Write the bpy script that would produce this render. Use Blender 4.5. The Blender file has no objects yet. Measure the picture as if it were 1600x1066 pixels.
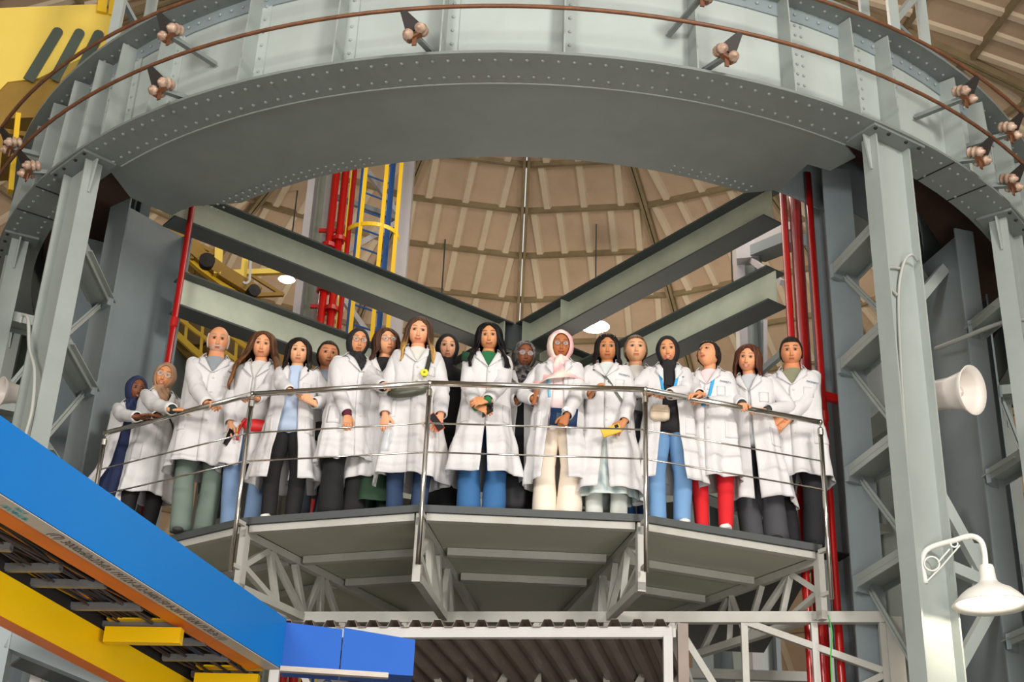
import bpy, math, random
import numpy as np
from mathutils import Vector, Matrix

# ------------------------------------------------------------------ camera, world, light, exposure
scene = bpy.context.scene
COL = scene.collection
R = math.radians
PI = math.pi
CAMZ = 1.6                       # eye height above the hall floor
F = 2222.0                       # focal length in pixels of a 1600 px wide frame
ROT = np.array([[0.9992306405, -0.0392189631, 0.0],
                [-0.0174575316, -0.4447873965, -0.8954660276],
                [0.0351192491, 0.8947770923, -0.4451298614]])
# columns of the camera matrix: right, up, back
camd = bpy.data.cameras.new('camera')
cam = bpy.data.objects.new('camera', camd)
COL.objects.link(cam)
camd.sensor_width = 36.0
camd.lens = F / 1600 * 36
camd.clip_end = 200
M = Matrix([[ROT[0][0], ROT[0][1], ROT[0][2], 0], [ROT[1][0], ROT[1][1], ROT[1][2], 0],
            [ROT[2][0], ROT[2][1], ROT[2][2], CAMZ], [0, 0, 0, 1]])
cam.matrix_world = M
scene.camera = cam

w = bpy.data.worlds.new('hall_world')
scene.world = w
w.use_nodes = True
w.node_tree.nodes['Background'].inputs[0].default_value = (1.0, 0.97, 0.93, 1)
w.node_tree.nodes['Background'].inputs[1].default_value = 0.62

def area(name, loc, target, size, power, color):
    l = bpy.data.lights.new(name, 'AREA')
    l.shape = 'RECTANGLE'; l.size = size[0]; l.size_y = size[1]
    l.energy = power; l.color = color
    o = bpy.data.objects.new(name, l); COL.objects.link(o)
    o.location = loc
    o.rotation_euler = (Vector(target) - Vector(loc)).to_track_quat('-Z', 'Y').to_euler()
    return o
area('hall_light_right', (7.0, -3.0, 10.0), (0, 11, 6.5), (2.2, 2.2), 1050, (1.0, 0.95, 0.88))
area('hall_light_left', (-6.0, -2.0, 7.2), (0.5, 11, 7.5), (2.5, 2.5), 620, (1.0, 0.96, 0.9))
area('fill_light_floor_level', (3.0, 1.0, 1.6), (-0.5, 10.5, 8.0), (5.0, 2.0), 330, (1.0, 0.95, 0.88))  # added low fill that lifts the undersides and the tray, no real lamp
area('hall_light_under_dome', (1.0, 14.5, 13.0), (0, 14.5, 5), (3.5, 3.5), 200, (1.0, 0.9, 0.78))
area('hall_light_low', (0.5, 19.5, 3.2), (0, 22, 14), (3.0, 3.0), 420, (1.0, 0.9, 0.76))
vs = scene.view_settings
vs.view_transform = 'Standard'; vs.look = 'None'; vs.gamma = 1; vs.use_curve_mapping = False
vs.exposure = 0.25

# ------------------------------------------------------------------ picture to place helpers
def ray(px, py):
    d = np.array([px - 800, 533 - py, -F])
    return ROT @ d
def atz(px, py, z):              # z above the floor
    v = ray(px, py); v = v * ((z - CAMZ) / v[2]); return Vector((v[0], v[1], z))
def atd(px, py, D):              # horizontal distance from the camera foot
    v = ray(px, py); v = v * (D / math.hypot(v[0], v[1])); return Vector((v[0], v[1], v[2] + CAMZ))
CX, CY = 0.129, 14.52            # axis of the ring
RO, RF, RI = 5.722, 5.335, 4.276 # outer edge, inner edge of outer flange, hole
ZB, ZT = 6.85 + CAMZ, 7.92 + CAMZ
DECK = 3.56 + CAMZ
def pol(r, a, z):                # a in degrees, 0 = towards the camera, + = right
    return Vector((CX + r * math.sin(R(a)), CY - r * math.cos(R(a)), z))
def atr(px, py, r, far=False):   # on a vertical cylinder about the ring's axis
    v = ray(px, py)
    a = v[0]**2 + v[1]**2; b = -2*(v[0]*CX + v[1]*CY); c = CX*CX + CY*CY - r*r
    s = (-b - (-1 if far else 1) * math.sqrt(max(b*b - 4*a*c, 0))) / 2 / a
    return Vector((v[0]*s, v[1]*s, v[2]*s + CAMZ))
def atp(px, py, c, n):          # on the vertical plane through c with normal n
    v = ray(px, py); k = (c[0]*n[0] + c[1]*n[1])/(v[0]*n[0] + v[1]*n[1]); return Vector((v[0]*k, v[1]*k, v[2]*k + CAMZ))
def ang(p): return math.degrees(math.atan2(p[0] - CX, CY - p[1]))

# ------------------------------------------------------------------ materials
def s2l(c): return c/12.92 if c <= 0.04045 else ((c + 0.055)/1.055)**2.4
def rgb(r, g, b): return (s2l(r/255), s2l(g/255), s2l(b/255), 1)
MATS = {}
def mat(name, col, rough=0.5, metal=0.0, noise=0.0, scale=6.0, bump=0.0, dark=None, emit=0, spec=None, coat=0, attr=False, stretch=None):
    if name in MATS: return MATS[name]
    m = bpy.data.materials.new(name); m.use_nodes = True
    nt = m.node_tree; b = nt.nodes['Principled BSDF']
    b.inputs['Base Color'].default_value = col
    b.inputs['Roughness'].default_value = rough
    b.inputs['Metallic'].default_value = metal
    if spec is not None: b.inputs['Specular IOR Level'].default_value = spec
    if coat: b.inputs['Coat Weight'].default_value = coat; b.inputs['Coat Roughness'].default_value = 0.15
    src = None
    if attr:
        a = nt.nodes.new('ShaderNodeVertexColor'); a.layer_name = 'Col'
        src = a.outputs[0]; nt.links.new(src, b.inputs['Base Color'])
    if noise or bump:
        tc = nt.nodes.new('ShaderNodeTexCoord'); mp = nt.nodes.new('ShaderNodeMapping')
        if stretch: mp.inputs['Scale'].default_value = stretch
        n = nt.nodes.new('ShaderNodeTexNoise'); n.inputs['Scale'].default_value = scale
        n.inputs['Detail'].default_value = 6; n.inputs['Roughness'].default_value = 0.62
        nt.links.new(tc.outputs['Object'], mp.inputs[0]); nt.links.new(mp.outputs[0], n.inputs[0])
        if noise:
            rp = nt.nodes.new('ShaderNodeValToRGB')
            rp.color_ramp.elements[0].position = 0.34; rp.color_ramp.elements[1].position = 0.66
            mx = nt.nodes.new('ShaderNodeMix'); mx.data_type = 'RGBA'
            d = dark or tuple(c*0.6 for c in col[:3]) + (1,)
            mx.inputs[6].default_value = col
            if src: nt.links.new(src, mx.inputs[6])
            mx.inputs[7].default_value = d
            mm = nt.nodes.new('ShaderNodeMath'); mm.operation = 'MULTIPLY'; mm.inputs[1].default_value = noise
            nt.links.new(n.outputs[0], rp.inputs[0]); nt.links.new(rp.outputs[0], mm.inputs[0])
            nt.links.new(mm.outputs[0], mx.inputs[0]); nt.links.new(mx.outputs[2], b.inputs['Base Color'])
        if bump:
            bp = nt.nodes.new('ShaderNodeBump'); bp.inputs['Strength'].default_value = bump; bp.inputs['Distance'].default_value = 0.01
            nt.links.new(n.outputs[0], bp.inputs['Height']); nt.links.new(bp.outputs[0], b.inputs['Normal'])
    if emit:
        b.inputs['Emission Color'].default_value = col; b.inputs['Emission Strength'].default_value = emit
    MATS[name] = m
    return m
STEEL = mat('steel_paint', rgb(156, 163, 159), 0.42, 0, 0.45, 2.2, 0.12, rgb(137, 145, 141))
STEELW = mat('steel_paint_web', rgb(172, 180, 176), 0.38, 0, 0.5, 1.6, 0.15, rgb(154, 163, 158))
COLW = mat('steel_paint_column', rgb(160, 168, 164), 0.42, 0, 0.5, 1.2, 0.1, rgb(144, 152, 150))
STEELD = mat('steel_paint_blue', rgb(134, 145, 148), 0.45, 0, 0.45, 1.5, 0.1, rgb(114, 125, 130))
FLANGE = mat('steel_paint_shaded', rgb(120, 127, 124), 0.5, 0, 0.4, 3, 0.1, rgb(104, 111, 108))  # same steel paint, darkened so the colour carries the shade of the undersides
BEAMG = mat('beam_green_grey', rgb(196, 202, 182), 0.36, 0, 0.6, 2.5, 0.15, rgb(164, 172, 154))
BEAMD = mat('beam_dark_flange', rgb(70, 76, 76), 0.5, 0, 0.4, 5)
RUST = mat('rusty_copper', rgb(128, 84, 56), 0.5, 0.3, 0.6, 12, 0.3, rgb(80, 52, 38))
BLACK = mat('black_insulation', rgb(34, 28, 26), 0.6)
PORC = mat('porcelain', rgb(198, 170, 148), 0.3, 0, 0.8, 18, 0, rgb(120, 86, 70))
RED = mat('red_pipe_paint', rgb(178, 20, 18), 0.28, 0, 0.3, 3, 0, rgb(140, 16, 16), coat=0.3)
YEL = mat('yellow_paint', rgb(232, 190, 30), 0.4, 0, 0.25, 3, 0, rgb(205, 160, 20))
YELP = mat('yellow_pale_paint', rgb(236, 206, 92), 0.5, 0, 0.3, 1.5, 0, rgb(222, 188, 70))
YELD = mat('yellow_brown_paint', rgb(150, 116, 36), 0.5, 0, 0.5, 3)  # darker, browner yellow
BLUEP = mat('blue_ladder_paint', rgb(30, 78, 140), 0.4)
BLUE = mat('blue_tray_paint', rgb(0, 112, 190), 0.42, 0, 0.25, 1.2, 0, rgb(0, 98, 178))
BLUE2 = mat('blue_box_paint', rgb(0, 84, 176), 0.35, 0, 0.25, 2, 0, rgb(0, 72, 164))
TRAYY = mat('yellow_tray_paint', rgb(255, 208, 0), 0.4, 0, 0.3, 1.2, 0, rgb(244, 186, 0))
ORANGE = mat('lip_orange_reflection', rgb(240, 122, 20), 0.45, 0, 0.5, 2, 0, rgb(190, 92, 20))  # orange reflection of the yellow side put into the lip colour
FILM = mat('protective_film', rgb(196, 186, 176), 0.3, 0, 0.5, 8, 0.05, rgb(170, 160, 150), stretch=(1, 8, 8))
INK = mat('print_ink', rgb(92, 86, 86), 0.6)
TEAL = mat('teal_print', rgb(70, 160, 165), 0.6)
ZINC = mat('galvanised_steel', rgb(140, 142, 146), 0.42, 0.5, 0.4, 12, 0.05)
CHROME = mat('polished_steel', rgb(205, 200, 190), 0.16, 1.0)
WTUBE = mat('white_tube_paint', rgb(178, 177, 170), 0.45, 0, 0.45, 5, 0.05, rgb(156, 152, 142))
CANW = mat('canopy_tube_paint', rgb(184, 182, 180), 0.45, 0, 0.3, 4, 0.05, rgb(166, 164, 160))
PLY = mat('deck_underside_board', rgb(176, 176, 160), 0.6, 0, 0.4, 1.5, 0.05, rgb(156, 156, 142))
EDGE = mat('deck_edge_dark', rgb(72, 76, 76), 0.6, 0, 0.3, 8)
DOMEP = mat('dome_panel_tan', rgb(190, 164, 138), 0.8, 0, 0.55, 1.3, 0.1, rgb(168, 142, 116))
DOMER = mat('dome_batten_tan', rgb(206, 188, 162), 0.8, 0, 0.4, 2, 0.1, rgb(184, 164, 138))
DOMEB = mat('dome_rib_brown', rgb(142, 126, 94), 0.7, 0, 0.5, 3, 0.1, rgb(96, 78, 56))
FLOORM = mat('concrete_floor', rgb(150, 146, 138), 0.6, 0, 0.6, 0.6, 0.1)
SHEET = mat('corrugated_sheet', rgb(128, 116, 108), 0.4, 0.4, 0.5, 3, 0.05, rgb(100, 86, 78))
PLAST = mat('white_plastic', rgb(222, 214, 206), 0.4)
LAMPW = mat('lamp_enamel', rgb(228, 226, 218), 0.35)
CONDUIT = mat('conduit_grey', rgb(168, 170, 164), 0.5)
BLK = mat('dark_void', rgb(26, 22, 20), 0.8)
PINKW = mat('pale_column_paint', rgb(186, 182, 184), 0.5, 0, 0.3, 2)
GREENW = mat('green_wire', rgb(60, 170, 70), 0.5)

# ------------------------------------------------------------------ mesh builder
class MB:
    def __init__(s): s.v = []; s.f = []; s.c = None
    def add(s, vs, fs):
        o = len(s.v); s.v.extend([tuple(p) for p in vs]); s.f.extend([tuple(i + o for i in f) for f in fs]); return s
    def frame(s, c, ex, ey, ez):  # box: centre and three half-vectors
        c = Vector(c); vs = [c + ex*i + ey*j + ez*k for i in (-1, 1) for j in (-1, 1) for k in (-1, 1)]
        return s.add(vs, [(0,1,3,2),(4,6,7,5),(0,4,5,1),(2,3,7,6),(0,2,6,4),(1,5,7,3)])
    def box(s, x0, x1, y0, y1, z0, z1):
        return s.frame(((x0+x1)/2, (y0+y1)/2, (z0+z1)/2), Vector(((x1-x0)/2,0,0)), Vector((0,(y1-y0)/2,0)), Vector((0,0,(z1-z0)/2)))
    def bar(s, a, b, w, h, up=(0,0,1), off=(0,0)):   # w sideways, h along up
        a = Vector(a); b = Vector(b); d = (b - a); L = d.length; d.normalize(); up = Vector(up)
        sd = d.cross(up)
        if sd.length < 1e-4: sd = d.cross(Vector((0,1,0)))
        sd.normalize(); u = sd.cross(d).normalized()
        c = (a + b)/2 + sd*off[0] + u*off[1]
        return s.frame(c, d*L/2, sd*w/2, u*h/2)
    def tube(s, pts, r, n=8, cap=True, closed=False):
        pts = [Vector(p) for p in pts]; m = len(pts); rs = r if hasattr(r, '__len__') else [r]*m
        base = len(s.v); up = Vector((0.13, 0.21, 0.97)); prev = None
        for i, p in enumerate(pts):
            if closed: t = pts[(i+1) % m] - pts[i-1]
            else: t = pts[min(i+1, m-1)] - pts[max(i-1, 0)]
            t.normalize()
            if prev is None:
                x = t.cross(up)
                if x.length < 0.2: x = t.cross(Vector((1, 0, 0)))
            else: x = prev - t*prev.dot(t)
            x.normalize(); y = t.cross(x); prev = x
            for k in range(n):
                a = 2*PI*k/n; s.v.append(tuple(p + (x*math.cos(a) + y*math.sin(a))*rs[i]))
        for i in range(m if closed else m-1):
            j = (i+1) % m
            for k in range(n):
                l = (k+1) % n
                s.f.append((base+i*n+k, base+i*n+l, base+j*n+l, base+j*n+k))
        if cap and not closed:
            s.f.append(tuple(base+k for k in range(n))[::-1]); s.f.append(tuple(base+(m-1)*n+k for k in range(n)))
        return s
    def lathe(s, prof, o, axis=(0,0,1), n=20, cap=True):      # prof = [(r, t)]
        o = Vector(o); t = Vector(axis).normalized(); x = t.orthogonal().normalized(); y = t.cross(x); base = len(s.v)
        for r, h in prof:
            for k in range(n):
                a = 2*PI*k/n; s.v.append(tuple(o + t*h + (x*math.cos(a) + y*math.sin(a))*r))
        for i in range(len(prof)-1):
            for k in range(n):
                l = (k+1) % n; s.f.append((base+i*n+k, base+i*n+l, base+(i+1)*n+l, base+(i+1)*n+k))
        if cap:
            if prof[0][0] > 1e-5: s.f.append(tuple(base+k for k in range(n))[::-1])
            if prof[-1][0] > 1e-5: s.f.append(tuple(base+(len(prof)-1)*n+k for k in range(n)))
        return s
    def prism(s, poly, ex):      # polygon of 3-D points extruded by ex
        n = len(poly); ex = Vector(ex); vs = [Vector(p) for p in poly] + [Vector(p) + ex for p in poly]
        fs = [tuple(range(n))[::-1], tuple(range(n, 2*n))] + [(i, (i+1) % n, n+(i+1) % n, n+i) for i in range(n)]
        return s.add(vs, fs)
    def arc(s, r0, r1, z0, z1, a0, a1, step=3.0, full=False): # ring sector with rectangular section
        n = max(2, int(abs(a1-a0)/step)+1); base = len(s.v)
        for i in range(n+1):
            a = a0 + (a1-a0)*i/n
            for r, z in ((r0, z0), (r1, z0), (r1, z1), (r0, z1)): s.v.append(tuple(pol(r, a, z)))
        for i in range(n):
            for k in range(4):
                l = (k+1) % 4; s.f.append((base+i*4+k, base+i*4+l, base+i*4+4+l, base+i*4+4+k))
        if not full:
            s.f.append((base+3, base+2, base+1, base)); s.f.append((base+n*4, base+n*4+1, base+n*4+2, base+n*4+3))
        return s
    def grid(s, P, cu=False, cv=False):   # P[nv][nu][3] array of points
        P = np.asarray(P); nv, nu = P.shape[:2]; base = len(s.v)
        s.v.extend([tuple(map(float, p)) for p in P.reshape(-1, 3)])
        for j in range(nv if cv else nv-1):
            for i in range(nu if cu else nu-1):
                a = base + j*nu + i; b = base + j*nu + (i+1) % nu
                c = base + ((j+1) % nv)*nu + (i+1) % nu; d = base + ((j+1) % nv)*nu + i
                s.f.append((a, b, c, d))
        return s
    def shell(s, P, N, t, cu=False):      # grid with thickness t inward along normals N
        P = np.asarray(P); Q = P - np.asarray(N)*t; nv, nu = P.shape[:2]
        b0 = len(s.v); s.grid(P, cu); b1 = len(s.v); n0 = len(s.f); s.grid(Q, cu)
        s.f[n0:] = [f[::-1] for f in s.f[n0:]]
        for i in range(nu if cu else nu-1):
            j = (i+1) % nu
            s.f.append((b0+j, b0+i, b1+i, b1+j))
            o = (nv-1)*nu; s.f.append((b0+o+i, b0+o+j, b1+o+j, b1+o+i))
        if not cu:
            for j in range(nv-1):
                a, b = j*nu, (j+1)*nu
                s.f.append((b0+a, b0+b, b1+b, b1+a)); a += nu-1; b += nu-1
                s.f.append((b0+b, b0+a, b1+a, b1+b))
        return s
    def mesh(s, name, m, smooth=False, cols=None):
        me = bpy.data.meshes.new(name); me.from_pydata(s.v, [], s.f); me.update()
        if m: me.materials.append(m)
        if smooth: me.polygons.foreach_set('use_smooth', [True]*len(me.polygons))
        if cols is not None:
            a = me.color_attributes.new('Col', 'FLOAT_COLOR', 'POINT')
            a.data.foreach_set('color', np.asarray(cols, dtype=np.float32).reshape(-1))
        return me
    def build(s, name, m, parent=None, smooth=False, cols=None, kind=None, label=None, cat=None, group=None, recalc=False):
        me = s.mesh(name, m, smooth, cols)
        o = bpy.data.objects.new(name, me); COL.objects.link(o)
        if parent is not None:
            o.parent = parent
            if parent.get('_loc') is not None: o.matrix_parent_inverse = Matrix(parent['_inv']) if False else parent_inv(parent)
        tag(o, label, cat, group, kind)
        return o
def parent_inv(p):
    m = Matrix.Identity(4); q = p; chain = []
    while q is not None:
        chain.append(q); q = q.parent
    for q in reversed(chain):
        loc = Matrix.Translation(q.location) @ q.rotation_euler.to_matrix().to_4x4()
        m = m @ q.matrix_parent_inverse @ loc if q.parent is not None else loc
    return m.inverted()
def tag(o, label=None, cat=None, group=None, kind=None):
    if label: o['label'] = label
    if cat: o['category'] = cat
    if group: o['group'] = group
    if kind: o['kind'] = kind
    return o
def thing(name, label, cat, loc=(0,0,0), rz=0, group=None):
    o = bpy.data.objects.new(name, None); COL.objects.link(o); o.location = loc; o.rotation_euler = (0, 0, rz)
    o.empty_display_size = 0.1; o['_loc'] = 1
    return tag(o, label, cat, group)
def share(name, me, parent, mw):          # another object on shared mesh data, placed in world space
    o = bpy.data.objects.new(name, me); COL.objects.link(o)
    if parent is not None:
        o.parent = parent
        if parent.get('_loc') is not None: o.matrix_parent_inverse = parent_inv(parent)
    o.matrix_basis = mw
    return o
def rivet(mb, p, n, r=0.017):
    n = Vector(n).normalized(); x = n.orthogonal().normalized(); y = n.cross(x); p = Vector(p); b = len(mb.v)
    for rr, h in ((r, 0), (r*0.72, r*0.62)):
        for k in range(6):
            a = PI*k/3; mb.v.append(tuple(p + n*h + (x*math.cos(a) + y*math.sin(a))*rr))
    mb.v.append(tuple(p + n*r*0.9))
    for k in range(6):
        l = (k+1) % 6
        mb.f.append((b+k, b+l, b+6+l, b+6+k)); mb.f.append((b+6+k, b+6+l, b+12))
def ibeam(mb, a, b, w, h, tf=0.018, tw=0.012, up=(0,0,1), part='all'):
    if part in ('all', 'web'): mb.bar(a, b, tw, h-2*tf, up)
    if part in ('all', 'flange', 'top'): mb.bar(a, b, w, tf, up, off=(0, h/2-tf/2))
    if part in ('all', 'flange', 'bottom'): mb.bar(a, b, w, tf, up, off=(0, -h/2+tf/2))
    return mb

# ================================================================== the hall: floor, dome, walls
fl = MB().box(-14, 16, -6, 37, -0.1, 0).build('floor', FLOORM, kind='structure')
NSEC = 20
DR = [0.6] + [2.3 + 1.1*i for i in range(18)]
def domez(r): return 13.9 - 0.0172*r*r + CAMZ
dome = thing('ceiling', None, None, (CX, CY, 0)); dome['kind'] = 'structure'
inv = None
def sector_ok(k):                # only the part of the dome that the picture could see
    mid = (k + 0.5)*360/NSEC     # 180 = straight behind the ring
    return 40 < mid < 320
proto = {}
for j in range(len(DR)-1):
    r0, r1 = DR[j], DR[j+1]
    if r1 < 2: continue
    h = R(180/NSEC)
    g = 0.03
    def P(r, t, up=0):           # t = -1..1 across the sector, chord between ribs
        x = math.tan(h*1.0)*r*math.cos(h)*t; y = r*math.cos(h)
        n = Vector((0, 0.034*r, 1)).normalized()
        return Vector((x, y, domez(r))) + n*up
    mb = MB()
    q = [P(r0+g, -0.985), P(r0+g, 0.985), P(r1-g, 0.985), P(r1-g, -0.985)]
    mb.add(q + [p + Vector((0, 0, 0.06)) for p in q], [(3,2,1,0),(4,5,6,7),(0,1,5,4),(1,2,6,5),(2,3,7,6),(3,0,4,7)])
    pan = mb.mesh('panel', DOMEP)
    wr = 0.16
    mb = MB()
    half0, half1 = math.tan(h)*r0*math.cos(h), math.tan(h)*r1*math.cos(h)
    nb = 5 if half1 > 1.2 else 3
    for k in range(nb):
        xc = (k - (nb-1)/2) * (2*half1/(nb)) * 0.92
        if abs(xc) > half0*0.92 + 0.1: 
            ra = min(r1-0.1, max(r0, abs(xc)/math.sin(h)*0.98))
            if ra > r1-0.3: continue
        else: ra = r0
        pts = []
        for (rr, dx) in ((ra+g, -wr/2), (ra+g, wr/2), (r1-g, wr/2), (r1-g, -wr/2)):
            base = P(rr, 0); pts.append(Vector((xc+dx, base.y, base.z+0.005)))
        low = [p + Vector((0, 0, -0.055)) for p in pts]
        cen = [Vector((xc + (p.x-xc)*0.62, p.y, p.z)) for p in low]
        mb.add(pts + cen, [(0,1,2,3),(7,6,5,4),(0,4,5,1),(1,5,6,2),(2,6,7,3),(3,7,4,0)])
    bat = mb.mesh('batten', DOMER)
    mb = MB(); a, b = P(r1, -1), P(r1, 1)
    mb.bar(a, b, 0.07, 0.11, off=(0, -0.03))
    pur = mb.mesh('purlin', DOMEB)
    for k in range(NSEC):
        if not sector_ok(k): continue
        # local +y is outward; place outward direction at angle mid (0 = towards the camera)
        mid = R((k + 0.5)*360/NSEC)
        mw = Matrix.Rotation(mid + PI, 4, 'Z')
        for nm, me in (('panel', pan), ('batten', bat), ('purlin', pur)):
            o = bpy.data.objects.new(nm, me); COL.objects.link(o); o.parent = dome; o.matrix_basis = mw
rb = MB()
rpts = [0.5 + 1.0*i for i in range(22)]
for a, b in zip(rpts, rpts[1:]):
    rb.bar(Vector((0, a, domez(a)-0.06)), Vector((0, b, domez(b)-0.06)), 0.05, 0.16, off=(-0.035, 0))
    rb.bar(Vector((0, a, domez(a)-0.06)), Vector((0, b, domez(b)-0.06)), 0.05, 0.16, off=(0.035, 0))
ribm = rb.mesh('rib', DOMEB)
for k in range(NSEC):
    a = k*360/NSEC
    if not 40 < a < 320: continue
    o = bpy.data.objects.new('rib', ribm); COL.objects.link(o); o.parent = dome; o.matrix_basis = Matrix.Rotation(R(a)+PI, 4, 'Z')
# drum wall below the dome
RW = 21.4
WALLM = mat('drum_wall_paint', rgb(168, 160, 138), 0.7, 0, 0.5, 1.2, 0.05, rgb(150, 142, 120))
wl = MB().arc(RW, RW+0.2, 0, domez(RW)+0.1, 42, 318, 6).build('wall_back', WALLM, kind='structure')

# ================================================================== ring girder
ring = thing('ring_girder', 'huge grey riveted steel ring girder overhead, above the people on the platform', 'girder', (CX, CY, ZB))
MB().arc(5.42, RO, ZT, ZT+0.03, 0, 360, 3, True).build('top_flange', FLANGE, ring)
MB().arc(5.488, 5.50, ZB+0.02, ZT, 0, 360, 3, True).build('outer_web', STEELW, ring)
MB().arc(RF, RO, ZB, ZB+0.025, 0, 360, 3, True).build('bottom_flange', FLANGE, ring)
MB().arc(5.50, 5.515, ZT-0.14, ZT, 0, 360, 3, True).build('top_angle', STEELD, ring)
MB().arc(5.50, 5.512, ZB+0.025, ZB+0.10, 0, 360, 3, True).build('bottom_angle', STEEL, ring)
MB().arc(4.44, 4.455, ZB+0.02, ZT, -43, 296, 3).build('inner_web', STEELD, ring)
MB().arc(RI, 4.62, ZB+0.003, ZB+0.025, 38, 296, 3).build('inner_flange', FLANGE, ring)
MB().arc(4.30, 5.6, ZT+0.03, ZT+0.05, 0, 360, 3, True).build('top_plate', STEELD, ring)
MB().arc(4.7, 5.3, ZB+0.5, ZB+0.52, 35, 310, 3).build('inside_plate', mat('rusty_inside', rgb(70, 44, 32), 0.8, 0, 0.7, 4), ring)
# smooth soffit between the two middle column frames, with notches for the columns
def zpoly(pts): return [atz(x, y, ZB+0.012) for x, y in pts]
MB().arc(RI, RF+0.004, ZB+0.012, ZB+0.03, -38.5, 26.0, 2.2).prism([pol(RF+0.004, -38.5, ZB+0.012)] + zpoly([(168, 262), (204, 309), (269, 337), (283, 329), (302, 322)]) + [pol(RI, -38.5, ZB+0.012)], (0,0,0.018))\
    .prism([pol(RF+0.004, 26.0, ZB+0.012), pol(RF+0.004, 28.6, ZB+0.012)] + zpoly([(1337, 246), (1297, 267), (1262, 257), (1218, 297)]) + [pol(RI, 26.0, ZB+0.012)], (0,0,0.018)).build('soffit_plate', FLANGE, ring)
MB().arc(RF-0.006, RF+0.006, ZB-0.004, ZB+0.012, -43, 29, 2.2).build('weld_seam', STEELW, ring)
sa = [ang(atr(x, y, RO)) for x, y in ((112, 250), (152, 222), (222, 185), (366, 134), (516, 102), (686, 84), (882, 88), (1093, 112), (1247, 146), (1350, 180), (1412, 208), (1520, 268))]
stf = sa + [sa[0]-4.5-4.8*i for i in range(4)] + [sa[-1]+5+6*i for i in range(6)]
stf = [a for a in stf if -85 < a < 85]
mb = MB()
mb.add([Vector((-0.006, -y, z)) for y, z in ((5.5, ZB+0.025), (5.70, ZB+0.025), (5.66, ZT-0.02), (5.5, ZT-0.0))] +
       [Vector((0.006, -y, z)) for y, z in ((5.5, ZB+0.025), (5.70, ZB+0.025), (5.66, ZT-0.02), (5.5, ZT-0.0))],
       [(0,1,2,3),(7,6,5,4),(0,4,5,1),(1,5,6,2),(2,6,7,3),(3,7,4,0)])
stm = mb.mesh('stiffener', STEEL)
mb = MB().box(0.006, 0.10, -5.512, -5.5, ZB+0.03, ZT-0.14)
ang_m = mb.mesh('stiffener_angle', STEELW)
rv = MB(); ru = MB()
for i, a in enumerate(stf):
    mw = Matrix.Translation((CX, CY, 0)) @ Matrix.Rotation(R(a), 4, 'Z')
    share('stiffener', stm, ring, mw); share('angle_leg', ang_m, ring, mw)
    for k in range(7):
        z = ZB + 0.12 + k*0.135
        if z > ZT-0.1: break
        rivet(rv, pol(5.512, a + 0.55, z), pol(1, a, 0) - pol(0, a, 0), 0.016)
    if i in (8, 9, 10, 11):      # doubled plates with four rivet rows on the right
        for dk in (1.7, 2.3):
            for k in range(9): rivet(rv, pol(5.50, a+dk, ZB+0.1+k*0.1), pol(1, a, 0)-pol(0, a, 0), 0.015)
a = -66
while a < 66:
    rivet(rv, pol(5.52, a, ZT-0.07), pol(1, a, 0)-pol(0, a, 0), 0.015)
    rivet(ru, pol(5.63, a, ZB), (0,0,-1), 0.0165); rivet(ru, pol(5.42, a+0.6, ZB), (0,0,-1), 0.0165)
    rivet(ru, pol(5.60, a+0.1, ZT), (0,0,-1), 0.015)
    a += 1.25
for rr in (4.33, 4.4):
    for a0, a1 in ((-42, -18), (16, 26)):
        a = a0
        while a < a1: rivet(ru, pol(rr, a, ZB+(0.012 if abs(a) < 33 else 0.003)), (0,0,-1), 0.014); a += 1.1
rv.build('rivets', STEEL, ring, kind='stuff'); ru.build('rivets', mat('rivet_shaded', rgb(132, 139, 136), 0.5), ring, kind='stuff')  # underside rivets: the shade there is put into their darker tone
mb = MB()
for a0 in (38.5, 43.5, -52, -57): MB().bar(pol(RF, a0, ZB-0.002), pol(RO-0.01, a0, ZB-0.002), 0.012, 0.006).build('splice_seam', BLK, ring)

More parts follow.
